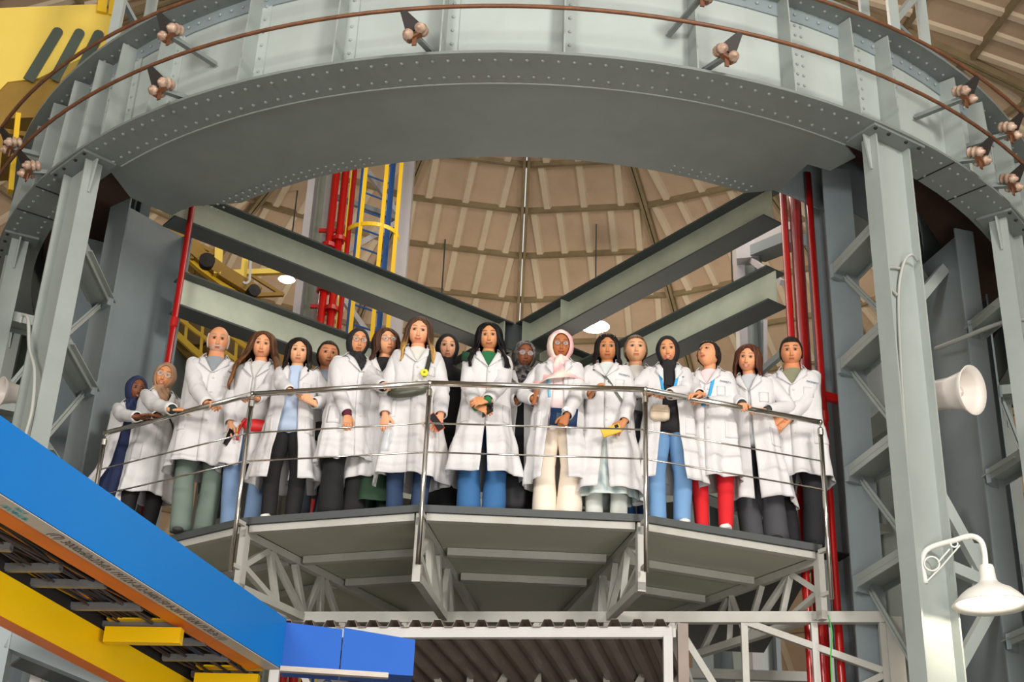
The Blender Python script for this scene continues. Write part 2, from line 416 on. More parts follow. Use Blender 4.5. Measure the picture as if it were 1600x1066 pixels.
# ------------------------------------------------------------------ conductor rails and their insulator brackets
def rail_pts(r, z, a0, a1): return [pol(r, a0 + (a1-a0)*i/70, z) for i in range(71)]
c1 = MB().tube(rail_pts(RO+0.21, 7.13+CAMZ, -75, 75), 0.018, 6).build('conductor_rail', RUST, smooth=True,
    label='lower rusty conductor rail curving along the front of the grey ring girder', cat='rail')
c2 = MB().tube(rail_pts(RO+0.30, 7.585+CAMZ, -75, 75), 0.018, 6).build('conductor_rail', RUST, smooth=True,
    label='upper rusty conductor rail curving past the top flange of the ring girder', cat='rail')
def bracket(px, py, lower, label):
    rr = RO + (0.21 if lower else 0.30); zz = (7.13 if lower else 7.585) + CAMZ
    a = ang(atr(px, py, rr)); t = thing('insulator_bracket', label, 'insulator', pol(rr, a, zz-0.03), 0)
    u = pol(1, a, 0) - pol(0, a, 0); s = Vector((-u.y, u.x, 0)) * -1
    sg = 1 if a > 0 else -1
    if abs(a) < 6: sg = -1
    sdir = (s if s.x * sg < 0 else -s)
    top = pol(rr, a, zz-0.02); low = top + Vector((0, 0, -0.17)) + sdir*0.0
    low = low + Vector((-1 if sg > 0 else 1, 0, 0))*0.10 - u*0.02
    d = (low-top).normalized(); sd = d.cross(u).normalized()
    mb = MB(); mb.add([top - sd*0.022 - u*0.012, top + sd*0.022 - u*0.012, low + sd*0.072 - u*0.02, low - sd*0.072 - u*0.02,
                       top - sd*0.022 + u*0.012, top + sd*0.022 + u*0.012, low + sd*0.072 + u*0.02, low - sd*0.072 + u*0.02],
                      [(3,2,1,0),(4,5,6,7),(0,1,5,4),(1,2,6,5),(2,3,7,6),(3,0,4,7)])
    mb.build('hanger', BLACK, t)
    for sx in (-0.052, 0.052):
        c = low + sd*sx + Vector((0, 0, -0.01))
        ax = (u*0.9 + Vector((0, 0, -0.35))).normalized()
        MB().lathe([(r_*1.15, h_*1.1) for r_, h_ in ((0.012, -0.075), (0.036, -0.07), (0.043, -0.05), (0.020, -0.035), (0.040, -0.026), (0.046, -0.005), (0.022, 0.008), (0.040, 0.018), (0.036, 0.045), (0.02, 0.055), (0.012, 0.075))], c, ax, 12).build('insulator', PORC, t, smooth=True)
    c = low + Vector((0, 0, -0.055))
    MB().bar(c - sd*0.06, c + sd*0.06, 0.05, 0.02).bar(c, c + Vector((0, 0, -0.08)), 0.035, 0.012, up=u).build('clamp', RUST, t)
    foot = pol(5.52, a + (3.2 if sg < 0 else -3.2)*0 + 2.2*(1 if sg < 0 else -1), ZB + (0.08 if lower else 0.45))
    MB().bar(c + Vector((0, 0, 0.01)), foot, 0.045, 0.012).bar(c + Vector((0, 0, 0.03)), foot + Vector((0, 0, 0.02)), 0.008, 0.05).build('arm', FLANGE, t)
for (px, py, lo, lb) in ((237, 92, 1, 'porcelain insulator bracket on the lower conductor rail, upper left of the ring front'),
    (250, 14, 0, 'porcelain insulator bracket on the upper conductor rail, left part of the frame top'),
    (631, 3, 1, 'pair of porcelain insulators on a black hanger above the middle of the ring'),
    (1155, 38, 1, 'porcelain insulator bracket on the lower rail, right of the ring centre'),
    (1525, 110, 0, 'porcelain insulator bracket on the upper conductor rail, far upper right'),
    (1545, 188, 1, 'porcelain insulator bracket on the lower conductor rail, right side of the ring'),
    (1592, 150, 0, 'porcelain insulator bracket beside the splice clamp at the right edge'),
    (1594, 228, 1, 'lowest porcelain insulator bracket at the right edge of the frame'),
    (40, 192, 1, 'porcelain insulator bracket on the lower conductor rail near the left edge'),
    (1118, -18, 0, 'porcelain insulator bracket at the frame top, right of centre'),
    (8, 178, 0, 'porcelain insulator bracket on the upper conductor rail at the left edge')):
    bracket(px, py, lo, lb)

# ================================================================== column frames
def frame(a, label, zl, ri=4.47, ro=5.03, fwid=0.30, ipts=None, brace=True):
    t = thing('column_frame', label, 'column', pol(5.54, a, 0), 0)
    u = pol(1, a, 0) - pol(0, a, 0); s = Vector((math.cos(R(a)), math.sin(R(a)), 0))
    zt = ZB - 0.02
    C = pol(5.54, a, 0)
    post = MB().bar(C + Vector((0,0,0)), C + Vector((0,0,zt)), 0.375, 0.012, up=u).build('outer_post', COLW, t)
    for sg in (-1, 1):
        q = C + s*sg*0.19
        MB().bar(q, q + Vector((0,0,zt)), 0.016, 0.16, up=u).build('flange', STEEL, post)
    MB().frame(C + Vector((0,0,zt+0.008)), s*0.29, u*0.16, Vector((0,0,0.012))).build('cap_plate', FLANGE, post)
    mb = MB()
    for sg in (-1, 1):
        q = C + s*sg*0.20
        mb.prism([q + Vector((0,0,zt)), q + s*sg*0.07 + Vector((0,0,zt)), q + s*sg*0.012 + Vector((0,0,zt-0.32)), q + Vector((0,0,zt-0.32))], u*0.016)
    mb.build('gusset', STEEL, post)
    bt = MB()
    for sx in (-0.25, -0.1, 0.1, 0.25):
        rivet(bt, C + s*sx + u*0.13 + Vector((0,0,zt-0.004)), (0,0,-1), 0.018)
    bt.build('bolts', BLK, post, kind='stuff')
    # inner post: web in the radial plane, wide face towards the middle
    I0, I1 = pol(ri, a, 0), pol(ro, a, 0)
    if ipts: I0, I1 = ipts
    mid = (I0 + I1)/2; un = (I1-I0).normalized(); wi = (I1-I0).length
    ip = MB().bar(mid, mid + Vector((0,0,zt+0.3)), 0.012, wi, up=un).build('inner_post', STEELD, t)
    for q in (I0, I1):
        MB().bar(q, q + Vector((0,0,zt+0.3)), fwid, 0.018, up=un).build('flange', STEELD, ip)
    prev = None
    for i, z in enumerate(zl):
        z += CAMZ
        A = Vector((I1.x, I1.y, z)) + un*0.01; B = pol(5.45, a, z)
        st = MB().bar(A, B, 0.26, 0.012, up=(0,0,1)).bar(A + s*0.13, B + s*0.13, 0.01, 0.10, off=(0, 0)).bar(A - s*0.13, B - s*0.13, 0.01, 0.10).build('strut', STEEL, t)
        MB().frame(A + Vector((0,0,-0.02)), s*0.15, u*0.02, Vector((0,0,0.065))).build('end_plate', STEELD, st)
        if prev is not None and brace:
            BA = Vector((I1.x, I1.y, prev-0.03)) + un*0.02; MB().bar(BA, pol(5.44, a, z+0.04), 0.05, 0.01, up=s).bar(BA, pol(5.44, a, z+0.04), 0.01, 0.05, up=s).build('brace', STEEL, t)
        prev = z
    return t
zl = (6.05, 5.15, 4.2, 3.3, 2.3, 1.3, 0.3)
frame(31.7, 'tall grey steel column frame right of the group, carrying the lamp bracket', zl, fwid=0.26, ipts=(atd(1284, 400, 11.45).xy.to_3d(), atd(1316, 400, 11.0).xy.to_3d()))
frame(-46.0, 'tall grey steel column frame left of the group, beside the red pipe', zl, ipts=(atd(281, 400, 12.75).xy.to_3d(), atd(174, 400, 12.3).xy.to_3d()))
frame(51.2, 'grey steel column frame at the right edge, behind the loudspeaker horn', (6.05, 4.6, 3.15, 1.6, 0.3), fwid=0.2, ipts=(atd(1434, 400, 13.0).xy.to_3d(), atd(1510, 400, 12.35).xy.to_3d()), brace=False)
frame(-64.5, 'grey steel column frame at the left edge, cut by the frame', zl)
for a in (72, -84, 95, -108, 120, -132, 146, 170, -157): frame(a, 'grey steel column frame standing round the rear of the ring', zl[::2])

# ================================================================== crossing beams under the ring
def cross_beam(name, label, a, b, w=0.24, h=0.36, stiff=()):
    t = thing(name, label, 'beam', a)
    ibeam(MB(), a, b, w, h, part='web').build('web', BEAMG, t)
    ibeam(MB(), a, b, w, h, part='top').build('flange', BEAMD, t)
    ibeam(MB(), a, b, w, h, part='bottom').build('flange', BEAMD, t)
    for f in stiff:
        p = Vector(a).lerp(Vector(b), f)
        d = (Vector(b)-Vector(a)).normalized(); sd = d.cross(Vector((0,0,1)))
        MB().frame(p, d*0.006, sd*(w/2-0.01), Vector((0,0,h/2-0.02))).build('stiffener', BEAMG, t)
    return t
XC = Vector((0.05, 14.4, 0))
def arm(az, L): return XC + Vector((math.sin(R(az))*L, -math.cos(R(az))*L, 0))
for zt, tg in ((7.3, 'upper'), (6.42, 'lower')):
    z = Vector((0, 0, zt + CAMZ - 0.18))
    for az, nm in ((-51.2, 'front left'), (36.2, 'front right'), (128.8, 'rear right'), (-143.8, 'rear left')):
        L = (4.32 if zt > 7 else 4.12) if az == -51.2 else 3.92 if az == 36.2 else 4.4
        cross_beam('cross_beam', 'grey-green I-beam, %s layer, %s arm of the cross behind the people' % (tg, nm),
                   arm(az, 0.14) + z, arm(az, L) + z, stiff=(0.03, 0.21) if zt > 7 and az == 36.2 else (0.03,))
XC2 = XC + Vector((0,0,7.3 + CAMZ - 0.18))
for zt in (7.3, 6.42):
    c = XC + Vector((0,0,zt+CAMZ-0.18))
    MB().box(c.x-0.15, c.x+0.15, c.y-0.15, c.y+0.15, c.z-0.18, c.z+0.18).build('beam_node', BEAMD, label='dark %s node plate box where the four cross beams meet' % ('upper' if zt > 7 else 'lower'), cat='beam')

# ================================================================== visitor platform
VA = [-47.5, -27.2, -9.35, 10.9, 29.9]
RD = 4.66
def dv(a, r, z): return pol(r, a, z)
deck = thing('platform', 'visitor platform with dark edge, board underside and pale tube trusses, people standing on it', 'platform', (CX, CY-4, DECK-0.1))
top = [dv(a, RD, DECK) for a in VA]
back = [Vector((2.55, 13.6, DECK)), Vector((-3.6, 13.6, DECK)), Vector((-3.95, 12.1, DECK))]
MB().prism([p + Vector((0,0,-0.055)) for p in top + back], (0,0,0.055)).build('deck_plate', EDGE, deck)
for a, b in zip(VA, VA[1:]):
    p, q = dv(a+0.5, RD-0.06, DECK-0.085), dv(b-0.5, RD-0.06, DECK-0.085)
    MB().bar(p, q, 0.06, 0.055).build('edge_tube', WTUBE, deck)
    # boards between two radial trusses
    rr = [RD-0.09, 3.9, 3.25, 2.1]
    for r0, r1 in zip(rr, rr[1:]):
        MB().prism([dv(a+0.4, r0, DECK-0.085), dv(b-0.4, r0, DECK-0.085), dv(b-0.4, r1+0.012, DECK-0.085), dv(a+0.4, r1+0.012, DECK-0.085)], (0,0,0.025)).build('board', PLY, deck)
        if r1 > 2.2:
            MB().bar(dv(a+1.0, r1, DECK-0.12), dv(b-1.0, r1, DECK-0.12), 0.06, 0.06).build('cross_tube', WTUBE, deck)
ZL = 3.02 + CAMZ
for i, a in enumerate(VA):
    tr = MB().bar(dv(a, RD-0.02, DECK-0.12), dv(a, 2.1, DECK-0.12), 0.055, 0.06).build('truss', WTUBE, deck)
    inner = 3.1
    MB().bar(dv(a, RD-0.05, DECK-0.06), dv(a, RD-0.05, ZL-0.04), 0.06, 0.06, up=dv(a,1,0)-dv(a,0,0)).build('strut', WTUBE, tr)
    MB().bar(dv(a, RD-0.02, ZL), dv(a, inner, ZL), 0.06, 0.06).build('chord', WTUBE, tr)
    nodes = [(RD-0.05, 0.32, 4.30, 0), (RD-0.05, 0.30, 4.12, 1), (4.28, 0, 4.12, 1), (4.26, 0, 3.74, 1), (3.93, 0, 3.73, 1), (3.55, 0, 3.72, 1), (3.55, 0, 3.50, 1), (3.50, 0, 3.14, 1)]
    for r0, dz, r1, lo in nodes:
        z0 = DECK-0.15-dz*0.7; z1 = ZL+0.01 if lo else DECK-0.15
        MB().bar(dv(a, r0, z0), dv(a, r1, z1), 0.045, 0.045, up=(0.1, 0.2, 0.9)).build('strut', WTUBE, tr)
# main transverse truss under the platform
T0, T1 = Vector((-2.3, 11.3, ZL)), Vector((2.9, 10.54, ZL))
mt = thing('main_truss', 'pale steel tube truss crossing beneath the platform between the column frames', 'truss', (T0 + T1)/2)
MB().bar(T0, T1, 0.07, 0.085).build('chord', WTUBE, mt)
MB().bar(T0 + Vector((0,0,-0.95)), T1 + Vector((0,0,-0.95)), 0.07, 0.085).build('chord', WTUBE, mt)
n = 10
for i in range(n+1):
    p = T0.lerp(T1, i/n)
    MB().bar(p, p + Vector((0,0,-0.95)), 0.05 if i < n else 0.09, 0.05, up=(0,1,0)).build('strut', WTUBE, mt)
for i in range(5):
    c = T0.lerp(T1, (2*i+1)/n + 0.0)
    if i == 4:
        e = T1 + Vector((0,0,-0.42)); s0 = T0.lerp(T1, 0.8); 
        MB().bar(s0 + Vector((0,0,-0.03)), e, 0.05, 0.05).build('strut', WTUBE, mt); MB().bar(e, s0 + Vector((0,0,-0.93)), 0.05, 0.05).build('strut', WTUBE, mt); continue
    MB().bar(c + Vector((0,0,-0.03)), T0.lerp(T1, 2*i/n) + Vector((0,0,-0.92)), 0.05, 0.05).build('strut', WTUBE, mt)
    MB().bar(c + Vector((0,0,-0.03)), T0.lerp(T1, (2*i+2)/n) + Vector((0,0,-0.92)), 0.05, 0.05).build('strut', WTUBE, mt)
# supports of the platform at the rear
mt2 = thing('main_truss', 'second pale tube truss farther under the platform, mostly in shade', 'truss', (0, 12.6, ZL))
MB().bar((-2.9, 12.7, ZL), (2.9, 12.5, ZL), 0.07, 0.085).build('chord', WTUBE, mt2)
MB().bar((-2.9, 12.7, ZL-0.9), (2.9, 12.5, ZL-0.9), 0.07, 0.085).build('chord', WTUBE, mt2)
for i in range(9):
    a = Vector((-2.9 + 5.8*i/8, 12.7-0.025*i, ZL)); MB().bar(a, a + Vector((0,0,-0.9)), 0.05, 0.05, up=(0,1,0)).build('strut', WTUBE, mt2)
    if i < 8: MB().bar(a + Vector((0.725 if i % 2 else 0,0,0)), a + Vector((0 if i % 2 else 0.725,0,-0.9)), 0.05, 0.05).build('strut', WTUBE, mt2)
for x, y in ((-2.9, 12.7), (2.9, 12.5)):
    MB().bar((x, y, 0), (x, y, DECK-0.1), 0.1, 0.1, up=(0,1,0)).build('support_post', WTUBE, mt2)
MB().bar(T1 + Vector((0.06,0.0,0)), Vector((T1.x+0.06, T1.y, 0)), 0.12, 0.1, up=(0,1,0)).build('support_post', WTUBE, mt)
MB().bar(T0, Vector((T0.x, T0.y, 0)), 0.1, 0.1, up=(0,1,0)).build('support_post', WTUBE, mt)

# ------------------------------------------------------------------ railing
rl = thing('railing', 'polished steel railing with two thin rods round the platform front', 'railing', (CX, CY-4.7, DECK))
RR = 4.72
RH = 4.51 + CAMZ
rp = [atz(165, 677, RH), atz(395, 616, RH), atz(672, 599, RH), atz(1008, 609, RH), atz(1281, 660, RH)]
pb = []
for p, zb in zip(rp, (DECK-0.05, ZL+0.06, ZL+0.06, ZL+0.06, ZL+0.06)):
    d = Vector((p.x-CX, p.y-CY, 0)).normalized()
    pp = Vector((p.x, p.y, 0)); pb.append(pp)
    po = MB().tube([Vector((p.x, p.y, zb)), Vector((p.x, p.y, RH-0.05))], 0.019, 12).build('post', CHROME, rl, smooth=True)
    MB().lathe([(0.024, -0.02), (0.024, 0.03)], (p.x, p.y, RH-0.09), n=12).tube([(p.x, p.y, RH-0.06), (p.x, p.y, RH)], 0.009, 8).build('post_cap', CHROME, po, smooth=False)
    MB().bar(Vector((p.x, p.y, DECK-0.09)) - d*0.1, Vector((p.x, p.y, DECK-0.09)), 0.03, 0.03).build('post_bracket', WTUBE, po); MB().bar(Vector((p.x, p.y, zb+0.05)) - d*0.1, Vector((p.x, p.y, zb+0.05)), 0.03, 0.03).build('post_bracket', WTUBE, po)
left_end = rp[0] + Vector((-0.28, 0.75, 0))
for a, b in zip(rp, rp[1:]): MB().tube([a, b], 0.022, 12).build('top_rail', CHROME, rl, smooth=True)
for p in rp: MB().lathe([(0.0, -0.024), (0.018, -0.018), (0.024, 0), (0.018, 0.018), (0, 0.024)], p, n=12).build('rail_joint', CHROME, rl, smooth=True)
for hz in (0.40, 0.635):
    for a, b in zip(rp, rp[1:]):
        o = Vector((0, 0, RH - 0.965 + hz - a.z))
        MB().tube([a + o, b + o], 0.0068, 6).build('rod', CHROME, rl, smooth=True)

# ================================================================== corrugated canopy under the platform
K0, K1 = atz(430, 990, 2.50 + CAMZ), atz(1050, 989, 2.50 + CAMZ)
cn = thing('canopy', 'corrugated metal canopy on a white tube frame below the platform', 'canopy', ((K0+K1)/2)[:])
d = (K1-K0).normalized(); bk = Vector((math.sin(R(12)), math.cos(R(12)), 0)); L = (K1-K0).length; nw = int(L/0.15)
prof = []
for i in range(nw+1):
    x = i*0.15
    for dx, h in ((0, 0), (0.045, 0), (0.07, 0.05), (0.115, 0.05), (0.14, 0)):
        if x+dx <= L: prof.append((x+dx, h))
P = np.array([[K0 + d*x + Vector((0,0,0.035+h)) - bk*0.04 for x, h in prof], [K0 + d*x + Vector((0,0,0.035+h)) + bk*3.2 for x, h in prof]])
N = np.zeros_like(P); N[..., 2] = 1
MB().shell(P, N, 0.004).build('corrugated_sheet', SHEET, cn)
MB().bar(K0 + Vector((0,0,0)), K1, 0.05, 0.07).build('front_tube', CANW, cn)
MB().bar(K1 + Vector((0,0,0.0)), K1 + bk*3.1, 0.05, 0.06).build('side_tube', CANW, cn)
MB().bar(K0 + Vector((0.05,0,0.0)), K0 + bk*3.1, 0.05, 0.06).build('side_tube', CANW, cn)
MB().bar(K0 + bk*3.1, K1 + bk*3.1, 0.05, 0.06).build('rear_tube', CANW, cn)
MB().bar(K1 + Vector((-0.03,0,-0.03)), Vector((K1.x-0.03, K1.y, 0)), 0.06, 0.06, up=(0,1,0)).build('post', CANW, cn)
MB().bar(K0 + Vector((0.03,0,-0.03)), Vector((K0.x+0.03, K0.y, 0)), 0.06, 0.06, up=(0,1,0)).build('post', CANW, cn)
MB().bar(K1 + Vector((0.07,0,0.06)), Vector((K1.x+0.07, K1.y, 0.3)), 0.07, 0.05, up=(0,1,0)).build('edge_trim', SHEET, cn)

# ================================================================== cable tray in the foreground
zt0 = 2.0 + CAMZ
A0 = atz(0, 771, zt0); A1 = atz(438, 1045, zt0); A2 = atz(640, 1058, zt0)
dr = (A1-A0).normalized(); A00 = A0 - dr*1.6
sx = Vector((dr.y, -dr.x, 0)); left = -sx
H1 = 0.305
ty = thing('cable_tray', 'blue and yellow sided overhead cable tray crossing the lower left corner', 'cable tray', A1[:])
MB().bar(A00 + Vector((0,0,H1/2)), A1 + Vector((0,0,H1/2)), 0.012, H1).build('side_panel', BLUE, ty, label='blue side panel')
MB().bar(A00 + left*0.045 + Vector((0,0,-0.004)), A1 + left*0.045 + Vector((0,0,-0.004)), 0.094, 0.004).build('lip', FILM, ty, label='lip under clear film with printed lettering')
MB().bar(A00 + left*0.155 + Vector((0,0,0.004)), A1 + left*0.155 + Vector((0,0,0.004)), 0.125, 0.004).build('lip', ORANGE, ty, label='inner lip coloured with an orange reflection')
# second leg of the tray: two blue boxes turning right
d2 = (A2-A1).normalized(); bk2 = Vector((-d2.y, d2.x, 0))
q1 = A1 + d2*0.02; q2 = A1 + d2*0.355; q3 = A2 + d2*0.02
zz = Vector((0,0,0.008))
MB().prism([A1 + zz, q2 - d2*0.003 + zz, q2 - d2*0.003 + Vector((0,0,0.265)), A1 + Vector((0,0,H1-0.02))], bk2*0.25).build('side_panel', BLUE2, ty, label='blue side panel')
MB().prism([q2 + d2*0.004 + zz, q3 + zz, q3 + Vector((0,0,0.23)), q2 + d2*0.004 + Vector((0,0,0.275))], bk2*0.25).build('side_panel', BLUE2, ty, label='blue side panel')
MB().bar(A1 + Vector((0,0,-0.004)) - d2*0.0 - bk2*0.005, A2 - d2*0.13 + Vector((0,0,-0.004)) - bk2*0.005, 0.05, 0.03).build('lip', FILM, ty)
# rungs and the yellow side
Y0 = atz(0, 893, zt0-0.02); Y1 = atz(300, 1066, zt0-0.02)
dy = (Y1-Y0).normalized(); Y00 = Y0 - dy*1.2; Y11 = Y1 + dy*0.9
MB().bar(Y00 + Vector((0,0,-0.10)), Y11 + Vector((0,0,-0.10)), 0.012, 0.20).build('side_panel', TRAYY, ty, label='yellow side panel')
ysx = Vector((dy.y, -dy.x, 0))
MB().bar(Y00 - ysx*0.045 + Vector((0,0,-0.2)), Y11 - ysx*0.045 + Vector((0,0,-0.2)), 0.10, 0.004).build('lip', ORANGE, ty, label='lip coloured with an orange reflection')
for (x0, y0, x1, y1) in ((-40, 853, 18, 855), (-60, 887, 95, 887), (20, 910, 165, 913), (90, 947, 222, 948), (150, 976, 280, 977), (205, 1002, 322, 1003), (255, 1027, 358, 1028), (300, 1053, 395, 1055)):
    a, b = atz(x0, y0, zt0+0.015), atz(x1, y1, zt0+0.015)
    MB().bar(a, b, 0.05, 0.03).bar(a + Vector((0,0,-0.012)), b + Vector((0,0,-0.012)), 0.03, 0.02).build('rung', ZINC, ty)
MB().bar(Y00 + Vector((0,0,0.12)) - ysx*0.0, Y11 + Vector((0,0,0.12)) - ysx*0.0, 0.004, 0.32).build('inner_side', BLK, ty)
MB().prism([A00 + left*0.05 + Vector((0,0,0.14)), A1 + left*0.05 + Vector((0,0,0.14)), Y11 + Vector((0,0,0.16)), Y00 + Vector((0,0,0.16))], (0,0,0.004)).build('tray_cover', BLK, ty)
rnd = random.Random(5)
cabm = [mat('cable_%d' % i, c, 0.5) for i, c in enumerate((rgb(34,30,32), rgb(60,42,34), rgb(46,44,50), rgb(206,120,20), rgb(40,70,60), rgb(30,60,100), rgb(200,150,20), rgb(52,36,34), rgb(70,62,60)))]
cabs = [MB() for _ in cabm]
w0 = (A0 - Y0).length*0.8
for i in range(120):
    k = rnd.choice([0,0,0,1,1,2,2,7,7,8,8,8,3,4,5,6])
    f = rnd.random(); z = rnd.uniform(0.05, 0.13); pts = []; ph = rnd.uniform(0, 6); am = rnd.uniform(0.01, 0.06); r_ = rnd.uniform(0.004, 0.010)
    for j in range(15):
        s = j/14
        p = (A00 + left*0.17).lerp(Y00 + ysx*0.02, f).lerp((A1 + left*0.17).lerp(Y11 + ysx*0.02, f), s)
        pts.append(p + sx*am*math.sin(ph + s*9) + Vector((0,0,z - 0.03*math.sin(ph*2+s*7))))
    cabs[k].tube(pts, r_, 5)
for m_, c in zip(cabm, cabs): c.build('cables', m_, ty, smooth=True, kind='stuff')
def ybox(x0, y0, x1, y1, nm='yellow_clip'):
    a = atz(x0, y0, zt0-0.06); b = atz(x1, y1, zt0-0.06)
    MB().bar(a, b, 0.06, 0.085).bar(a + Vector((0,0.03,0.09)), b + Vector((0,0.03,0.09)), 0.10, 0.01).build(nm, TRAYY, ty)
ybox(165, 993, 284, 995); ybox(305, 1064, 404, 1066)
def flat_text(txt, p, ex, ey, size, m, nm, parent, extr=0.0006, sxs=1.0):
    cu = bpy.data.curves.new(nm, 'FONT'); cu.body = txt; cu.size = size; cu.extrude = extr; cu.align_y = 'CENTER'; cu.resolution_u = 2
    o = bpy.data.objects.new(nm, cu); COL.objects.link(o)
    dg = bpy.context.evaluated_depsgraph_get(); dg.update()
    me = bpy.data.meshes.new_from_object(o.evaluated_get(dg)); bpy.data.objects.remove(o)
    me.materials.clear(); me.materials.append(m)
    ex = Vector(ex).normalized(); ez = ex.cross(Vector(ey)).normalized(); ey = ez.cross(ex)
    mw = Matrix(((ex.x*sxs, ey.x, ez.x, p[0]), (ex.y*sxs, ey.y, ez.y, p[1]), (ex.z*sxs, ey.z, ez.z, p[2]), (0,0,0,1)))
    me.transform(mw)
    o = bpy.data.objects.new(nm, me); COL.objects.link(o)
    if parent is not None:
        o.parent = parent
        if parent.get('_loc') is not None: o.matrix_parent_inverse = parent_inv(parent)
    return o
# printed line on the film; from below it runs away to the right
pt0 = atz(66, 834, zt0-0.0065)
flat_text('(П) 3000x60x27x0.6 191121-012-0400150 8-2011-10.04.19 20:36 (1)', A0 + dr*((pt0-A0).dot(dr)) + left*0.047 + Vector((0,0,-0.0075)), dr, -left, 0.072, INK, 'printed_lettering', ty, sxs=0.92)
pt1 = atz(-2, 792, zt0-0.0065)
flat_text('ПРОФИЛЬ', A0 + dr*((pt1-A0).dot(dr)-0.02) + left*0.062 + Vector((0,0,-0.0075)), dr, -left, 0.04, TEAL, 'printed_lettering', ty)
flat_text('ЛИСТ', A0 + dr*((pt1-A0).dot(dr)+0.02) + left*0.022 + Vector((0,0,-0.0075)), dr, -left, 0.03, TEAL, 'printed_lettering', ty)
for f in (0.35, 0.8):            # hangers from the tray up to the platform structure
    p = A0.lerp(A1, f) + left*0.3
for p in (A1 + left*0.15, A0 + left*0.25):
    MB().bar(Vector((p.x, p.y, 0)), Vector((p.x, p.y, zt0+0.1)), 0.05, 0.05, up=(0,1,0)).build('tray_post', ZINC, ty) if p is not None and False else None

# grey framework under the tray at the lower left
fw = thing('portal_frame', 'grey steel portal frame with white leg in the lower left corner', 'frame', atz(40, 1040, 1.9)[:])
def dbar(x0, y0, x1, y1, D0, D1, w_, h_, m, parent, nm, up=(0,0,1)):
    return MB().bar(atd(x0, y0, D0), atd(x1, y1, D1), w_, h_, up=up).build(nm, m, parent)
dbar(-60, 880, 90, 882, 8.8, 8.8, 0.06, 0.06, STEELD, fw, 'beam')
dbar(10, 889, 250, 893, 8.6, 8.9, 0.05, 0.05, STEELD, fw, 'beam')
p = atd(20, 985, 8.5)
MB().bar(Vector((p.x-0.05, p.y, 0)), Vector((p.x-0.05, p.y, p.z+0.45)), 0.12, 0.08, up=(0,1,0)).build('leg', STEELD, fw)
p = atd(60, 1050, 9.2)
MB().bar(Vector((p.x, p.y, 0)), Vector((p.x, p.y, p.z+0.12)), 0.07, 0.06, up=(0,1,0)).build('leg', CANW, fw)
a, b = atd(10, 1000, 8.5), atd(215, 1085, 8.7)
MB().bar(a, b, 0.08, 0.10).build('beam', STEELD, fw)
MB().bar(a + Vector((0,0.35,0.0)), b + Vector((0,0.35,0.0)), 0.6, 0.02).build('cover_plate', BEAMD, fw)

# ================================================================== red pipes
def pipe(label, px, py, r_, rad, z0, z1, fl=()):
    p = atr(px, py, rad); t = thing('fire_pipe', label, 'pipe', (p.x, p.y, z0))
    MB().tube([(p.x, p.y, z0), (p.x, p.y, z1)], r_, 16).build('pipe', RED, t, smooth=True)
    for z in fl:
        MB().lathe([(r_*1.02, -0.05), (r_*1.25, -0.04), (r_*1.25, 0.04), (r_*1.02, 0.05)], (p.x, p.y, z), n=16, cap=False).build('coupling', RED, t)
    return p
pl = pipe('thin red pipe rising left of the group, in front of the left column', 285, 420, 0.030, 4.32, 0, ZB+0.3, (ZB-1.0,))
pa = pipe('leftmost of the three red pipes beside the right column', 1229, 400, 0.032, 4.30, 0, ZB+0.3)
pb_ = pipe('thickest red pipe, middle of the three beside the right column', 1247, 400, 0.056, 4.24, 0, ZB+0.3)
pc_ = pipe('rightmost of the three red pipes beside the right column, with a bracket arm', 1276, 480, 0.031, 4.50, 0, ZB+0.3, (atr(1285, 650, 4.5).z,))
zb_ = atr(1290, 620, 4.5).z
MB().bar((pc_.x, pc_.y, zb_), (pc_.x+0.22, pc_.y+0.05, zb_-0.03), 0.05, 0.07).build('pipe_bracket', RED, label='red bracket tying the right pipe to the column', cat='bracket')
p = atr(1315, 862, 4.5)
MB().bar((p.x-0.12, p.y+0.1, p.z), (p.x+0.06, p.y+0.15, p.z), 0.2, 0.012).build('pipe_shelf', BLK, label='dark plate sticking out behind the right red pipes', cat='plate')

# ================================================================== background tower with ladder, left of centre
tw = thing('lattice_tower', 'tall lattice tower with pale columns behind the left cross beams', 'tower', atd(560, 500, 19)[:2] + (0,))
def vbar(px, py, D, w_, d_, m, parent, nm, z0=0.0, z1=15.5):
    p = atd(px, py, D); return MB().bar((p.x, p.y, z0), (p.x, p.y, z1), w_, d_, up=(0,1,0)).build(nm, m, parent)
ZTW = 14.0
cA = vbar(476, 400, 17.6, 0.10, 0.30, PINKW, tw, 'column', z1=ZTW); vbar(504, 400, 17.6, 0.08, 0.30, PINKW, tw, 'column', z1=ZTW); vbar(490, 400, 17.8, 0.24, 0.02, BEAMG, tw, 'column_web', z1=ZTW)
vbar(628, 400, 18.2, 0.17, 0.25, PINKW, tw, 'column', z1=ZTW)
for k in range(9):
    z = 3.0 + k*1.2
    a = atd(500, 400, 17.7); b = atd(622, 400, 18.2)
    MB().bar((a.x, a.y+0.1, z), (b.x, b.y+0.1, z), 0.06, 0.08).build('cross_bar', STEELD, tw)
    MB().bar((a.x, a.y+0.1, z if k % 2 else z+1.2), (b.x, b.y+0.1, z+1.2 if k % 2 else z), 0.06, 0.08).build('brace', PINKW, tw)
